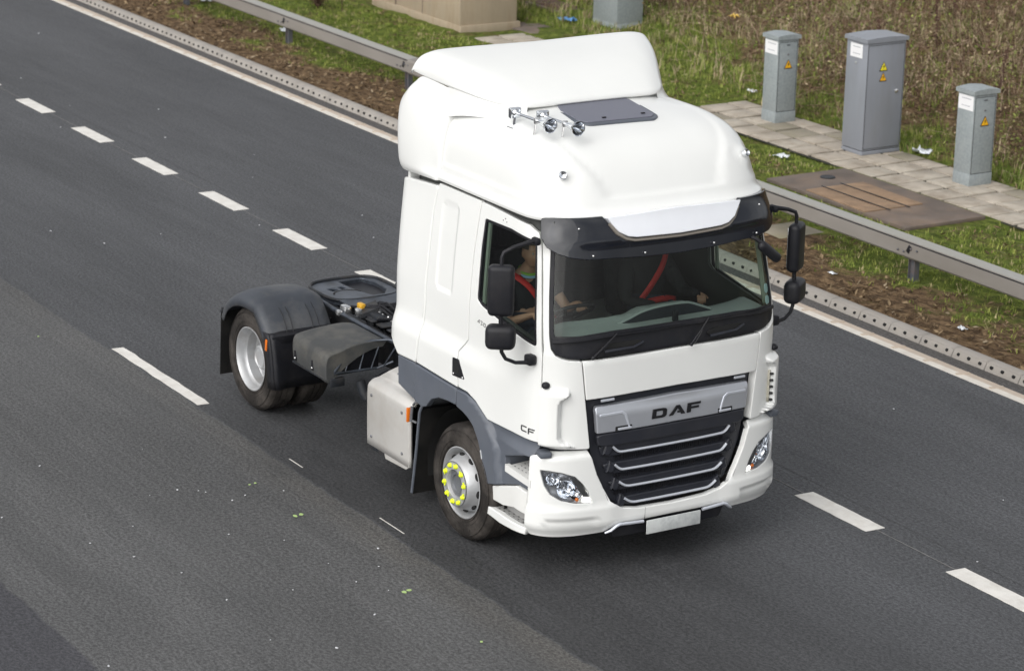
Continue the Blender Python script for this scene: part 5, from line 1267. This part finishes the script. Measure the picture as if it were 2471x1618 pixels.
mb = MB(); mb.box((0, 0, .03), (1.0, .55, .06), bev=.01); mb.build('frame', M['coverf'], mh); MB().box((0, 0, .065), (.9, .45, .02), bev=.005).build('lid', mat('rusty_lid', (.10, .052, .035), .8, vary=.3, bump=.4), mh)
# ------------------------------------------------------------------ crash barrier
gr_ = empty('crash_barrier', (-16, 7.12, 0)); tag(gr_, 'long grey steel box beam crash barrier running along the verge', 'crash barrier')
def rp_(name, mb, m): o = mb.build(name, m, gr_); o.location = (16, -7.12, 0); return o
PX = [-30.7, -26.95, -23.2, -19.45, -15.66, -11.9, -8.1, -4.33, -.58, 3.2]
cuts = [-36]+[p+.35 for p in PX[::2]]+[8]
for a, b_ in zip(cuts, cuts[1:]):
    pr = [(7.02, .31), (7.02, .462), (7.034, .476), (7.036, .484), (7.20, .490), (7.225, .475), (7.225, .31), (7.20, .288), (7.04, .288)]
    mb = MB(); mb.prism([(a+.003, y, z) for y, z in pr], (b_-a-.006, 0, 0)); rp_('rail', mb, M['rail'])
    mb = MB(); mb.prism([(a+.002, 7.040, .4835), (a+.002, 7.198, .4915), (a+.002, 7.198, .4945), (a+.002, 7.040, .4865)], (b_-a-.004, 0, 0)); rp_('rail_top', mb, M['railtop'])
    mb = MB(); mb.box(((a+b_)/2, 7.026, .470), (b_-a, .012, .012)); rp_('rail_shadow_line', mb, M['black'])  # black strip in place of the shadow line between rail top and front face
    mb = MB(); mb.prism([(b_-.22, y, z) for y, z in [(7.012, .31), (7.012, .462), (7.030, .492), (7.205, .500), (7.232, .48), (7.232, .31), (7.205, .28), (7.035, .28)]], (.44, 0, 0)); rp_('joint_sleeve', mb, M['rail'])
for p in PX:
    mb = MB(); mb.box((p, 7.12, .14), (.10, .012, .34)); mb.box((p-.05, 7.12, .14), (.008, .07, .34)); mb.box((p+.05, 7.12, .14), (.008, .07, .34)); mb.box((p, 7.12, .285), (.16, .14, .014)); rp_('post', mb, M['post'])
    for dx in (-.16, -.06, .06, .16):
        mb = MB(); mb.sph((p+dx, 7.008, .36+.05*(dx > 0)), .012, 8); rp_('bolt', mb, M['post'])
    mb = MB(); mb.box((p+.02, 7.014, .40), (.05, .006, .09), rot=Matrix.Rotation(R(30), 4, 'Y'), bev=.002); rp_('slot', mb, M['black'])
# ------------------------------------------------------------------ concrete block and cabinets
cb = empty('concrete_block', (-20.03, 10.38, 0)); tag(cb, 'tall stained concrete block base standing in the grass behind the barrier', 'concrete block')
mb = MB(); mb.box((-.55, .18, .70), (2.9, 1.06, 1.35), rot=Matrix.Rotation(R(-1), 4, 'Z'), bev=.02); mb.build('plinth', M['concrete'], cb)
mb = MB(); mb.box((-.55, .18, .045), (2.96, 1.12, .16), bev=.01); mb.build('footing', M['concrete'], cb)
for x in (-1.9, -1.25, -.35): MB().box((x, -.356, .72), (.012, .012, 1.25)).build('stain_groove', M['coverf'], cb)
def triangle(o, x, y, z, sx, mt, nrm='x'):
    """raised warning triangle on the +X face"""
    t = empty('x', (0, 0, 0)) if False else None
    P = [(y-sx/2, z-sx*.43), (y+sx/2, z-sx*.43), (y, z+sx*.5)]
    mb = MB(); mb.prism([(x, a, b_) for a, b_ in P], (.003, 0, 0)); w = mb.build('warning_sign', M['black'], o)
    P2 = [(y+(a-y)*.80, z-sx*.03+(b_-z+sx*.03)*.80) for a, b_ in P]; mb = MB(); mb.prism([(x+.003, a, b_) for a, b_ in P2], (.003, 0, 0)); mb.build('sign_face', mt, w)
    bz = [(y+.010, z+sx*.20), (y-.014, z+sx*.0), (y-.001, z+sx*.0), (y-.010, z-sx*.24), (y+.016, z+sx*.06), (y+.003, z+sx*.06)]
    mb = MB(); mb.prism([(x+.006, a, b_) for a, b_ in bz], (.002, 0, 0)); mb.build('bolt_symbol', M['black'], w)
def sticker(o, x, y, z, w, h, lines):
    mb = MB(); mb.box((x, y, z), (w, .003, h)); s_ = mb.build('label_plate', M['sticker'], o)
    mb = MB(); rr = random.Random(int(w*1000+lines))
    for k in range(lines):
        zz2 = z+h*(.28-.5*k/max(1, lines-1)) if lines > 1 else z
        xx = x-w*.28
        while xx < x+w*.30:
            l = rr.uniform(.008, .022); mb.box((xx+l/2, y-.0022, zz2), (l, .002, h*.055)); xx += l+.008
    tag(mb.build('print', M['ink'], s_), kind='stuff')
def cabinet(x, y, w, d, h, m, label, big=False, post=False):
    """x,y of the -Y/+X corner; body extends to -X (w) and +Y (d)"""
    o = empty('cabinet', (x, y, 0)); tag(o, label, 'cabinet')
    mb = MB(); mb.box((-w/2, d/2, (h-.04)/2+.04), (w, d, h-.10), bev=.006); mb.build('body', m, o)
    if big:
        mb = MB(); mb.box((-w/2, d/2, .045), (w-.03, d-.03, .10)); mb.build('plinth', M['black'], o)
        mb = MB(); mb.box((-w/2, d/2, .035), (w+.0, d+.0, .05), bev=.004); mb.build('base', m, o)
    else:
        mb = MB(); mb.box((-w/2, d/2, .07), (w+.006, d+.006, .19), bev=.004); mb.build('root_box', m, o)
        mb = MB(); mb.box((-w/2, d/2, .035), (w+.22, d+.24, .03), bev=.006); mb.bm.transform(Matrix.Translation((0, 0, -.035))); mb.build('base_slab', M['slab'], o)
    ov = .025; z0 = h-.022
    pr = [(-w-ov, z0-.05), (ov, z0-.05), (ov, z0), (ov-.02, z0+.008), (-w/2, z0+.03), (-w-ov+.02, z0+.008), (-w-ov, z0)]
    mb = MB(); pts = [(-ov, z0-.05), (d+ov, z0-.05), (d+ov, z0), (d*.8, z0+.012), (d/2, z0+.020), (d*.2, z0+.012), (-ov, z0)]
    mb.prism([(-w-ov, yy, zz3) for yy, zz3 in pts], (w+2*ov, 0, 0)); rfo = mb.build('cap', m, o); bv = rfo.modifiers.new('bev', 'BEVEL'); bv.width = .008; bv.segments = 2
    if post: return o
    # door frame line on the +X face
    mb = MB(); zt = h-.11; zb = .17 if not big else .09
    for (yy, zz3, dy, dz) in ((.018, (zt+zb)/2, .004, zt-zb), (d-.018, (zt+zb)/2, .004, zt-zb), (d/2, zt, d-.036, .004), (d/2, zb, d-.036, .005)):
        mb.box((.001, yy, zz3), (.004, dy, dz))
    mb.build('door_gap', M['darkgap'], o)
    if big:
        triangle(o, .002, d*.44, h-.40, .135, M['warn2']); triangle(o, .002, d*.44, h-.54, .125, M['warn'])
        mb = MB(); mb.lathe([(.03, .0), (.028, .012), (.012, .02), (.001, .02)], 'X', c=(.002, d*.80, h*.53), n=16); mb.box((.02, d*.80, h*.53), (.012, .008, .04), bev=.003); mb.build('lock', M['foil'], o)
        sticker(o, -w*.52, -.002, h-.20, w*.58, .18, 2)
        MB().sph((-w*.52, -.004, h-.36), .02, 10, (1, .3, .8)).build('plug', mat('plug_grey', (.32, .33, .33), .5), o)
    else:
        triangle(o, .002, d*.52, h-.42, .140, M['warn']); sticker(o, -w*.5, -.002, h-.19, w*.90, .185, 2)
        mb = MB(); mb.box((.003, d/2, h-.15), (.006, .055, .016), bev=.002); mb.lathe([(.012, 0), (.01, .01), (.001, .012)], 'X', c=(.002, d/2, h-.28), n=12); mb.build('lock', M['post'], o)
    return o
cabinet(-11.52, 10.58, .31, .345, 1.245, M['galv'], 'slim galvanised cabinet at the far left end of the paved path')
cabinet(-9.435, 10.445, .43, .64, 1.575, M['cab_grey'], 'tall wide blue-grey cabinet with two warning triangles in the middle of the path', big=True)
cabinet(-7.46, 10.59, .31, .365, 1.255, M['galv'], 'slim galvanised cabinet at the near right end of the path above the brown cover')
cabinet(-18.0, 12.25, .70, .50, 2.6, M['galv'], 'tall pale galvanised box column rising behind the lorry roof', post=True).name = 'steel_column'
# ------------------------------------------------------------------ litter and road chips
def scrap(x, y, sz, m, label, cat='litter', name='litter', z=None, seed=0):
    rr = random.Random(int(x*977+y*131)+seed); mb = MB(); n = 5; z = hgt(x, y)+.02 if z is None else z
    G = [[Vector((x+(i/n-.5)*sz*1.3+rr.gauss(0, sz*.07), y+(j/n-.5)*sz*.8+rr.gauss(0, sz*.07), z+abs(rr.gauss(0, sz*.16)))) for j in range(n+1)] for i in range(n+1)]
    mb.grid(G); o = mb.build(name, m, fix=False); sm = o.modifiers.new('thick', 'SOLIDIFY'); sm.thickness = .003; return tag(o, label, cat)
scrap(-23.17, 7.47, .22, M['litter'], 'white wrapper on the bare earth at the very top left of the verge')
scrap(-22.8, 7.79, .26, M['litter'], 'crumpled pale plastic bag lying just below the crash barrier')
scrap(-20.37, 7.55, .22, M['litter'], 'white paper scrap lying under the barrier right of its post')
scrap(-19.0, 11.95, .24, M['litterblue'], 'blue and white packet lying in the grass behind the block')
scrap(-9.92, 9.50, .16, M['litter'], 'white crumpled tissue on the grass left of the brown cover')
scrap(-10.5, 9.20, .13, M['litter'], 'small white scrap on the grass beside the lorry roof')
scrap(-9.22, 11.3, .20, M['litter'], 'flat white paper on the ground at the foot of the tall grey cabinet')
scrap(-9.0, 11.9, .16, mat('pale_teal_litter', (.35, .55, .52), .4), 'pale green plastic scrap in the grass right of the tall grey cabinet')
scrap(-16.61, 13.55, .16, M['litteryel'], 'yellow crisp packet in the scrub above the slim left cabinet', z=.42)
scrap(-13.3, 11.5, .12, M['litter'], 'tiny white scrap in the grass left of the slim left cabinet')
scrap(-16.6, 18.7, .30, M['litterred'], 'bright red plastic piece caught in the brambles at top right', z=.95)
scrap(-4.9, 6.45, .07, M['litter'], 'white scrap on the brown earth just right of the door mirror')
scrap(-2.6, 6.35, .08, M['litter'], 'white scrap on the brown earth above the kerb near the right edge')
bc = MB(); bc.lathe([(.001, 0), (.032, .002), (.034, .02), (.034, .13), (.026, .15), (.001, .152)], 'Z', c=(-18.0, 13.75, .70), n=16)
tag(bc.build('drink_can', M['litterred']), 'red drink can stuck upright on a weed stalk behind the lorry roof', 'drink can')
CH = [(-3.23, -3.55), (-2.11, -3.01), (-2.12, -2.75), (-2.02, -2.6), (-1.96, -2.56), (-1.73, -2.3), (-1.67, -2.45), (-1.68, -1.96), (-1.51, -3.43), (-1.32, -3.89), (-.88, -3.7), (-.39, -3.51), (-.97, -2.82), (-.64, -2.48), (-.02, -2.4), (-.11, -1.9), (.23, -2.08), (.43, -2.39), (.7, -2.25), (.28, -3.44), (1.08, -2.58), (1.13, -3.49), (1.5, -3.13), (1.0, -4.73), (-2.2, -4.3), (.34, -2.9), (-21.95, 4.0), (-18.84, 2.47), (-16.83, 2.39), (-16.06, 3.38), (-14.43, 2.74), (-13.03, 3.35), (-11.93, 2.79), (-9.65, 3.11), (-8.69, 2.74), (-9.78, 1.82), (-9.94, .64), (-9.84, -.1), (-10.62, -.43), (-15.61, 1.75), (1.44, 3.38), (2.44, 2.23), (-.96, 4.12), (-3.21, -2.59)]
cs = []
for k in range(4):
    mb = MB(); rr = random.Random(k); mb.sph((0, 0, .006), .017, 6, (rr.uniform(.8, 1.2), .7, .45)); cs.append(mb)
proto = cs[0].build('stone_chip', M['chip']); [c_.bm.free() for c_ in cs[1:]]
for i, (x, y) in enumerate(CH):
    o = proto if i == 0 else dup(proto)
    rr = random.Random(i); s_ = rr.uniform(.3, .8)*(1 if x > -5 else 1.2); o.location = (x, y, .002); o.scale = (s_, s_, s_); o.rotation_euler = (0, 0, rr.uniform(0, 3)); tag(o, 'tiny pale stone chip lying loose on the asphalt', 'stone chip', 'pale stone chips scattered on the road')
GS = [(-1.95, -2.15), (-1.96, -2.09), (-1.09, -2.15), (-1.1, -2.09), (.79, -2.16), (.78, -2.11), (1.91, -2.13), (-6.83, -2.11)]
for i, (x, y) in enumerate(GS):
    rr = random.Random(i+50); mb = MB(); s_ = .018 if i not in (2, 3, 4, 5) else .030
    mb.prism([(x+rr.uniform(.5, 1)*s_*math.cos(a), y+rr.uniform(.5, 1)*s_*.8*math.sin(a), .003) for a in (0, 1, 2, 3, 4, 5)], (0, 0, .004)); o = mb.build('paint_scrap', M['leafscrap'])
    tag(o, 'small lime green fleck on the near grey lane', 'green fleck', 'lime green flecks on the road')
# ------------------------------------------------------------------ cab interior
MBd = MB()
rows = []
for i in range(41):
    y = lerp(-1.0, 1.0, i/40)
    hump = .10*sms(-.38, -.08, y)*sms(.56, .26, y); binn = .05*sms(-.95, -.75, y)*sms(-.2, -.35, y)
    xf = B(y*1.0, 1.97)[0]-.07
    rows.append([Vector((xf, y, 1.955)), Vector((xf-.10, y, 1.962)), Vector((xf-.235, y, 1.967+binn*.3)), Vector((xf-.262, y, 1.967+hump*.97+binn*.6)), Vector((xf-.30, y, 1.967+hump+binn)), Vector((xf-.36, y, 1.95+hump+binn)), Vector((xf-.42, y, 1.88+hump*.6)), Vector((xf-.45, y, 1.6)), Vector((xf-.40, y, 1.2))])
MBd.grid(rows); dsh = MBd.build('dashboard', M['dash'], truck)
ARC = catmull([(B(y_, 1.97)[0]-.30, y_, z_) for y_, z_ in ((-.36, 1.972), (-.26, 2.005), (-.14, 2.045), (0.0, 2.066), (.15, 2.07), (.30, 2.062), (.42, 2.02), (.54, 1.972))], 4)
pd = MB(); pd.prism([Vector(p)+Vector((.0, 0, -.004)) for p in ARC], (.014, 0, .0)); pd.build('centre_console', M['grille'], dsh)
MB().tube(ARC, .014, 8).build('console_rim', M['dash'], dsh)
MB().box((1.06, .12, 2.00), (.03, .05, .09), bev=.01).build('toll_tag', M['black'], dsh)
for k, z in enumerate((2.50,)):
    pass
sw = empty('steering_wheel', (.47, -.53, 1.95)); sw.parent = truck
swm = MB(); Tm = Matrix.Rotation(R(-32), 4, 'Y'); swm.tube([Tm @ Vector((.225*math.cos(a), .225*math.sin(a), 0)) for a in [2*math.pi*k/40 for k in range(40)]], .016, 8, closed=True); swm.build('wheel_rim', M['black'], sw)
sp_ = MB()
for a in (90, 210, 330): sp_.tube([Tm @ Vector((.05*math.cos(R(a)), .05*math.sin(R(a)), -.02)), Tm @ Vector((.22*math.cos(R(a)), .22*math.sin(R(a)), 0))], .014, 6)
sp_.sph((0, 0, -.02), .075, 14, (1, 1, .4), Tm); sp_.tube([(0, 0, -.02), (.22, 0, -.4)], .04, 8); sp_.build('spokes', M['black'], sw)
def seat(y):
    s_ = empty('seat', (0, y, 0)); s_.parent = truck
    mb = MB(); mb.box((.02, 0, 1.585), (.52, .52, .14), bev=.05, seg=3); mb.box((.02, 0, 1.35), (.4, .42, .36), bev=.03); mb.build('cushion', M['seat'], s_)
    mb = MB(); mb.box((-.29, 0, 1.98), (.15, .50, .70), rot=Matrix.Rotation(R(-8), 4, 'Y'), bev=.06, seg=3); mb.build('backrest', M['seat'], s_)
    mb = MB(); mb.box((-.355, 0, 2.42), (.10, .28, .20), rot=Matrix.Rotation(R(-8), 4, 'Y'), bev=.04, seg=3); mb.build('headrest', M['seat'], s_)
    return s_
seat(-.53); seat(.60)
MB().box((-.80, 0, 1.75), (.65, 2.0, .12), bev=.04).box((-1.05, 0, 2.3), (.06, 2.0, 1.1)).build('bunk', M['seat'], truck)
MB().box((-.9, 0, 2.75), (.5, 1.9, .25), bev=.05).build('overhead_locker', M['interior'], truck)
# ------------------------------------------------------------------ people
def skin_obj(name, chains, m, parent=None, sub=2, root=0):
    vs = []; es = []; rs = []; idx = {}
    for ch_ in chains:
        prev = None
        for p in ch_:
            k = tuple(round(c_, 4) for c_ in p[:3])
            if k not in idx: idx[k] = len(vs); vs.append(Vector(p[:3])); rs.append(p[3] if len(p) > 3 else .03)
            i = idx[k]
            if prev is not None and prev != i and (prev, i) not in es: es.append((prev, i))
            prev = i
    me = bpy.data.meshes.new(name); me.from_pydata([tuple(v) for v in vs], es, []); o = link(name, me, m, parent)
    sk = o.modifiers.new('skin', 'SKIN'); sk.use_smooth_shade = True
    for i, r in enumerate(rs):
        d = me.skin_vertices[0].data[i]; rr = r if isinstance(r, tuple) else (r, r); d.radius = rr; d.use_root = (i == root)
    ss = o.modifiers.new('sub', 'SUBSURF'); ss.levels = sub; ss.render_levels = sub
    return o
def head_mesh(mb, c, yaw=0, pitch=0, sc=1.0):
    T = Matrix.Translation(c) @ Matrix.Rotation(yaw, 4, 'Z') @ Matrix.Rotation(pitch, 4, 'Y')
    b = bmesh.new(); bmesh.ops.create_uvsphere(b, u_segments=32, v_segments=24, radius=1)
    for v in b.verts:
        x, y, z = v.co; fx = x*.100; fy = y*.076; fz = z*.122
        if z < -.1: k = 1-.32*sms(-.1, -1, z); fy *= k; fx *= (1-.22*sms(-.2, -1, z)) if x > 0 else (1-.45*sms(-.1, -.9, z))
        if x > .3:
            fx += .024*math.exp(-((y/.13)**2+((z+.12)/.13)**2))+.012*math.exp(-((y/.10)**2+((z-.02)/.18)**2))
            fx -= .012*(math.exp(-(((abs(y)-.38)/.18)**2+((z-.08)/.12)**2)))
            fx += .006*math.exp(-((y/.5)**2+((z-.25)/.08)**2))
            fx += .007*math.exp(-((y/.25)**2+((z+.45)/.05)**2))+.006*math.exp(-((y/.22)**2+((z+.55)/.05)**2))
            fx += .012*math.exp(-((y/.25)**2+((z+.85)/.15)**2))
        v.co = Vector((fx, fy, fz))*sc
    bmesh.ops.translate(b, verts=b.verts, vec=(0, 0, 0))
    idx = {v: i for i, v in enumerate(b.verts)}; mb._add([T @ v.co for v in b.verts], [[idx[v] for v in f.verts] for f in b.faces]); b.free()
    for s in (-1, 1): mb.sph(T @ Vector((-.008, s*.078*sc, -.005)), .03*sc, 10, (.55, .28, 1), Matrix.Rotation(yaw, 4, 'Z'))
    return T
def hand_chains(w, dirv, up, s, curl=.5, L_h=.085):
    """chains for a hand: wrist w, pointing dirv, palm normal up; s side of thumb"""
    d = Vector(dirv).normalized(); n = Vector(up).normalized(); t = d.cross(n).normalized()*s; w = Vector(w); out = []
    palm = w+d*.045
    out.append([(*w, .024), (*palm, (.020, .034) if False else .027)])
    for k, (off, l) in enumerate(((-.030, .062), (-.010, .075), (.011, .079), (.031, .070))):
        b0 = w+d*.085+t*off; c1 = b0+d*l*.42*math.cos(curl)-n*l*.42*math.sin(curl); c2 = c1+d*l*.33*math.cos(curl*2)-n*l*.33*math.sin(curl*2); c3 = c2+d*l*.25*math.cos(curl*2.7)-n*l*.25*math.sin(curl*2.7)
        out.append([(*palm, .027), (*b0, .0105), (*c1, .0095), (*c2, .0088), (*c3, .0078)])
    th0 = w+d*.03+t*.034; th1 = th0+d*.03+t*.022-n*.01; th2 = th1+d*.026+t*.004-n*.012
    out.append([(*w, .024), (*th0, .013), (*th1, .0105), (*th2, .0095)])
    return out
def person(label, y, arms, headpos, yaw, shirt, collar=None, sleeve=True, long=False):
    root = empty('person', (0, 0, 0)); tag(root, label, 'person')
    hp = Vector((-.06, y, 1.72)); ch2 = Vector((-.10, y, 2.02)); nk = Vector((-.06, y, 2.20)); hd = Vector(headpos)
    chains = [[(*hp, .14), (-.09, y, 1.87, .125), (*ch2, .14), (*nk, .058), (*(hd+Vector((-.02, 0, -.07))), .05)]]
    for s in (-1, 1):
        chains.append([(*hp, .14), (.10, y+s*.10, 1.72, .095), (.44, y+s*.13, 1.73, .07), (.50, y+s*.13, 1.45, .055), (.52, y+s*.13, 1.24, .045)])
        chains.append([(.52, y+s*.13, 1.24, .045), (.66, y+s*.14, 1.20, .035)])
        sh = Vector((-.09, y+s*.185, 2.10)); el, wr, dv, up = arms[s]
        chains.append([(*ch2, .14), (*sh, .062), (*(sh.lerp(Vector(el), .5)), .052), (*el, .042), (*(Vector(el).lerp(Vector(wr), .45)), .038), (*wr, .024)])
        chains += hand_chains(wr, dv, up, -s, curl=.75)
    body = skin_obj('x_body', chains, M['skin'], None)
    dg = bpy.context.evaluated_depsgraph_get(); dg.update(); me = bpy.data.meshes.new_from_object(body.evaluated_get(dg)); 
    bpy.data.objects.remove(body)
    mb = MB(); mb.bm.from_mesh(me); T = head_mesh(mb, hd, yaw)
    bo_ = mb.build('body', M['skin'], root, fix=False)
    for p in bo_.data.polygons: p.use_smooth = True
    rm = bo_.modifiers.new('fuse', 'REMESH'); rm.mode = 'VOXEL'; rm.voxel_size = .007; rm.use_smooth_shade = True
    bs_ = bo_.modifiers.new('sm', 'SMOOTH'); bs_.iterations = 2; bs_.factor = .4
    # shirt
    sc_ = [[(-.06, y, 1.68, .152), (-.09, y, 1.87, .142), (*ch2, .158), (-.075, y, 2.16, .075)]]
    for s in (-1, 1):
        sh = Vector((-.09, y+s*.185, 2.10)); el, wr, dv, up = arms[s]; q = sh.lerp(Vector(el), .62 if not long else 1.0)
        c_ = [(*ch2, .158), (*sh, .082), (*(sh.lerp(Vector(el), .4)), .071), (*q, .064)]
        if long: c_ = c_[:3]+[(*el, .056), (*(Vector(el).lerp(Vector(wr), .5)), .046), (*(Vector(el).lerp(Vector(wr), .93)), .036)]
        sc_.append(c_)
    skin_obj('shirt', sc_, shirt, root)
    tr_ = []
    for s in (-1, 1): tr_.append([(-.05, y, 1.70, .155), (.10, y+s*.10, 1.72, .108), (.44, y+s*.13, 1.73, .082), (.50, y+s*.13, 1.45, .066), (.52, y+s*.13, 1.26, .06)])
    skin_obj('trousers', tr_, M['denim'], root)
    # eyes, brows, hair
    for s in (-1, 1):
        e_ = MB(); e_.sph(T @ Vector((.0815, s*.031, .012)), .010, 10); e_.build('eye', mat('eye_white', (.35, .33, .31), .3) if 'eye_white' not in bpy.data.materials else bpy.data.materials['eye_white'], root)
    hr = MB(); b = bmesh.new(); bmesh.ops.create_uvsphere(b, u_segments=28, v_segments=20, radius=1)
    kill = [v for v in b.verts if (v.co.z < .18 and v.co.x > -.05) or v.co.z < -.35 or (v.co.x > .62 and v.co.z < .55)]
    bmesh.ops.delete(b, geom=kill, context='VERTS'); idx = {v: i for i, v in enumerate(b.verts)}
    hr._add([T @ Vector((v.co.x*.108-.002, v.co.y*.084, v.co.z*.130)) for v in b.verts], [[idx[v] for v in f.verts] for f in b.faces]); b.free(); h_ = hr.build('hair', M['hair'], root)
    if collar:
        MB().tube([(nk.x+.075*math.cos(a), nk.y+.075*math.sin(a), nk.z-.015-.02*math.cos(a)) for a in [2*math.pi*k/20 for k in range(20)]], .012, 8, closed=True).build('collar', collar, root)
        MB().tube([(nk.x-.005+.085*math.cos(a), nk.y+.085*math.sin(a), nk.z-.035-.02*math.cos(a)) for a in [2*math.pi*k/20 for k in range(20)]], .012, 8, closed=True).build('neckband', M['blue'], root)
    return root
person('driver in a black T-shirt at the steering wheel seen through the side window', -.56,
       {-1: ((.13, -.86, 1.83), (.33, -.74, 1.94), (.9, .25, .05), (.1, -.3, 1)), 1: ((.12, -.28, 1.86), (.33, -.33, 1.98), (.9, -.2, 0), (.1, .3, 1))}, (.02, -.58, 2.355), R(-4), M['tee'], collar=M['hivis'])
person('passenger in a dark jacket behind the windscreen with a red seat belt', .60,
       {-1: ((.06, .32, 1.84), (.28, .50, 1.83), (.7, .5, -.1), (0, 0, 1)), 1: ((.10, .88, 1.86), (.33, .86, 1.90), (.9, -.3, 0), (.1, 0, 1))}, (.0, .62, 2.38), R(3), M['tee'], long=True)
def belt(name, pts, lab, w=.05):
    rows = []
    for i, p in enumerate(pts):
        a = Vector(pts[max(i-1, 0)]); b = Vector(pts[min(i+1, len(pts)-1)]); t = (b-a).normalized(); sd_ = t.cross(Vector((1, 0, .35))).normalized()*w/2; p = Vector(p); rows.append([p-sd_, p+sd_])
    mb = MB(); mb.grid(rows); o = mb.build(name, M['red'], truck, fix=False); sm = o.modifiers.new('thick', 'SOLIDIFY'); sm.thickness = .004; return tag(o, lab)
belt('seat_belt', catmull([(-.24, -.80, 2.17), (-.05, -.745, 2.185), (.055, -.64, 2.10), (.09, -.55, 1.98), (.085, -.44, 1.86), (.06, -.36, 1.76)], 4), 'red belt across the driver')
belt('seat_belt', catmull([(-.24, .86, 2.22), (-.04, .78, 2.22), (.09, .66, 2.12), (.13, .55, 2.0), (.12, .46, 1.88), (.08, .40, 1.78)], 4), 'red belt across the passenger')
belt('seat_belt', catmull([(.08, .40, 1.79), (.14, .52, 1.83), (.15, .66, 1.84), (.10, .80, 1.80)], 4), 'red lap belt of the passenger')
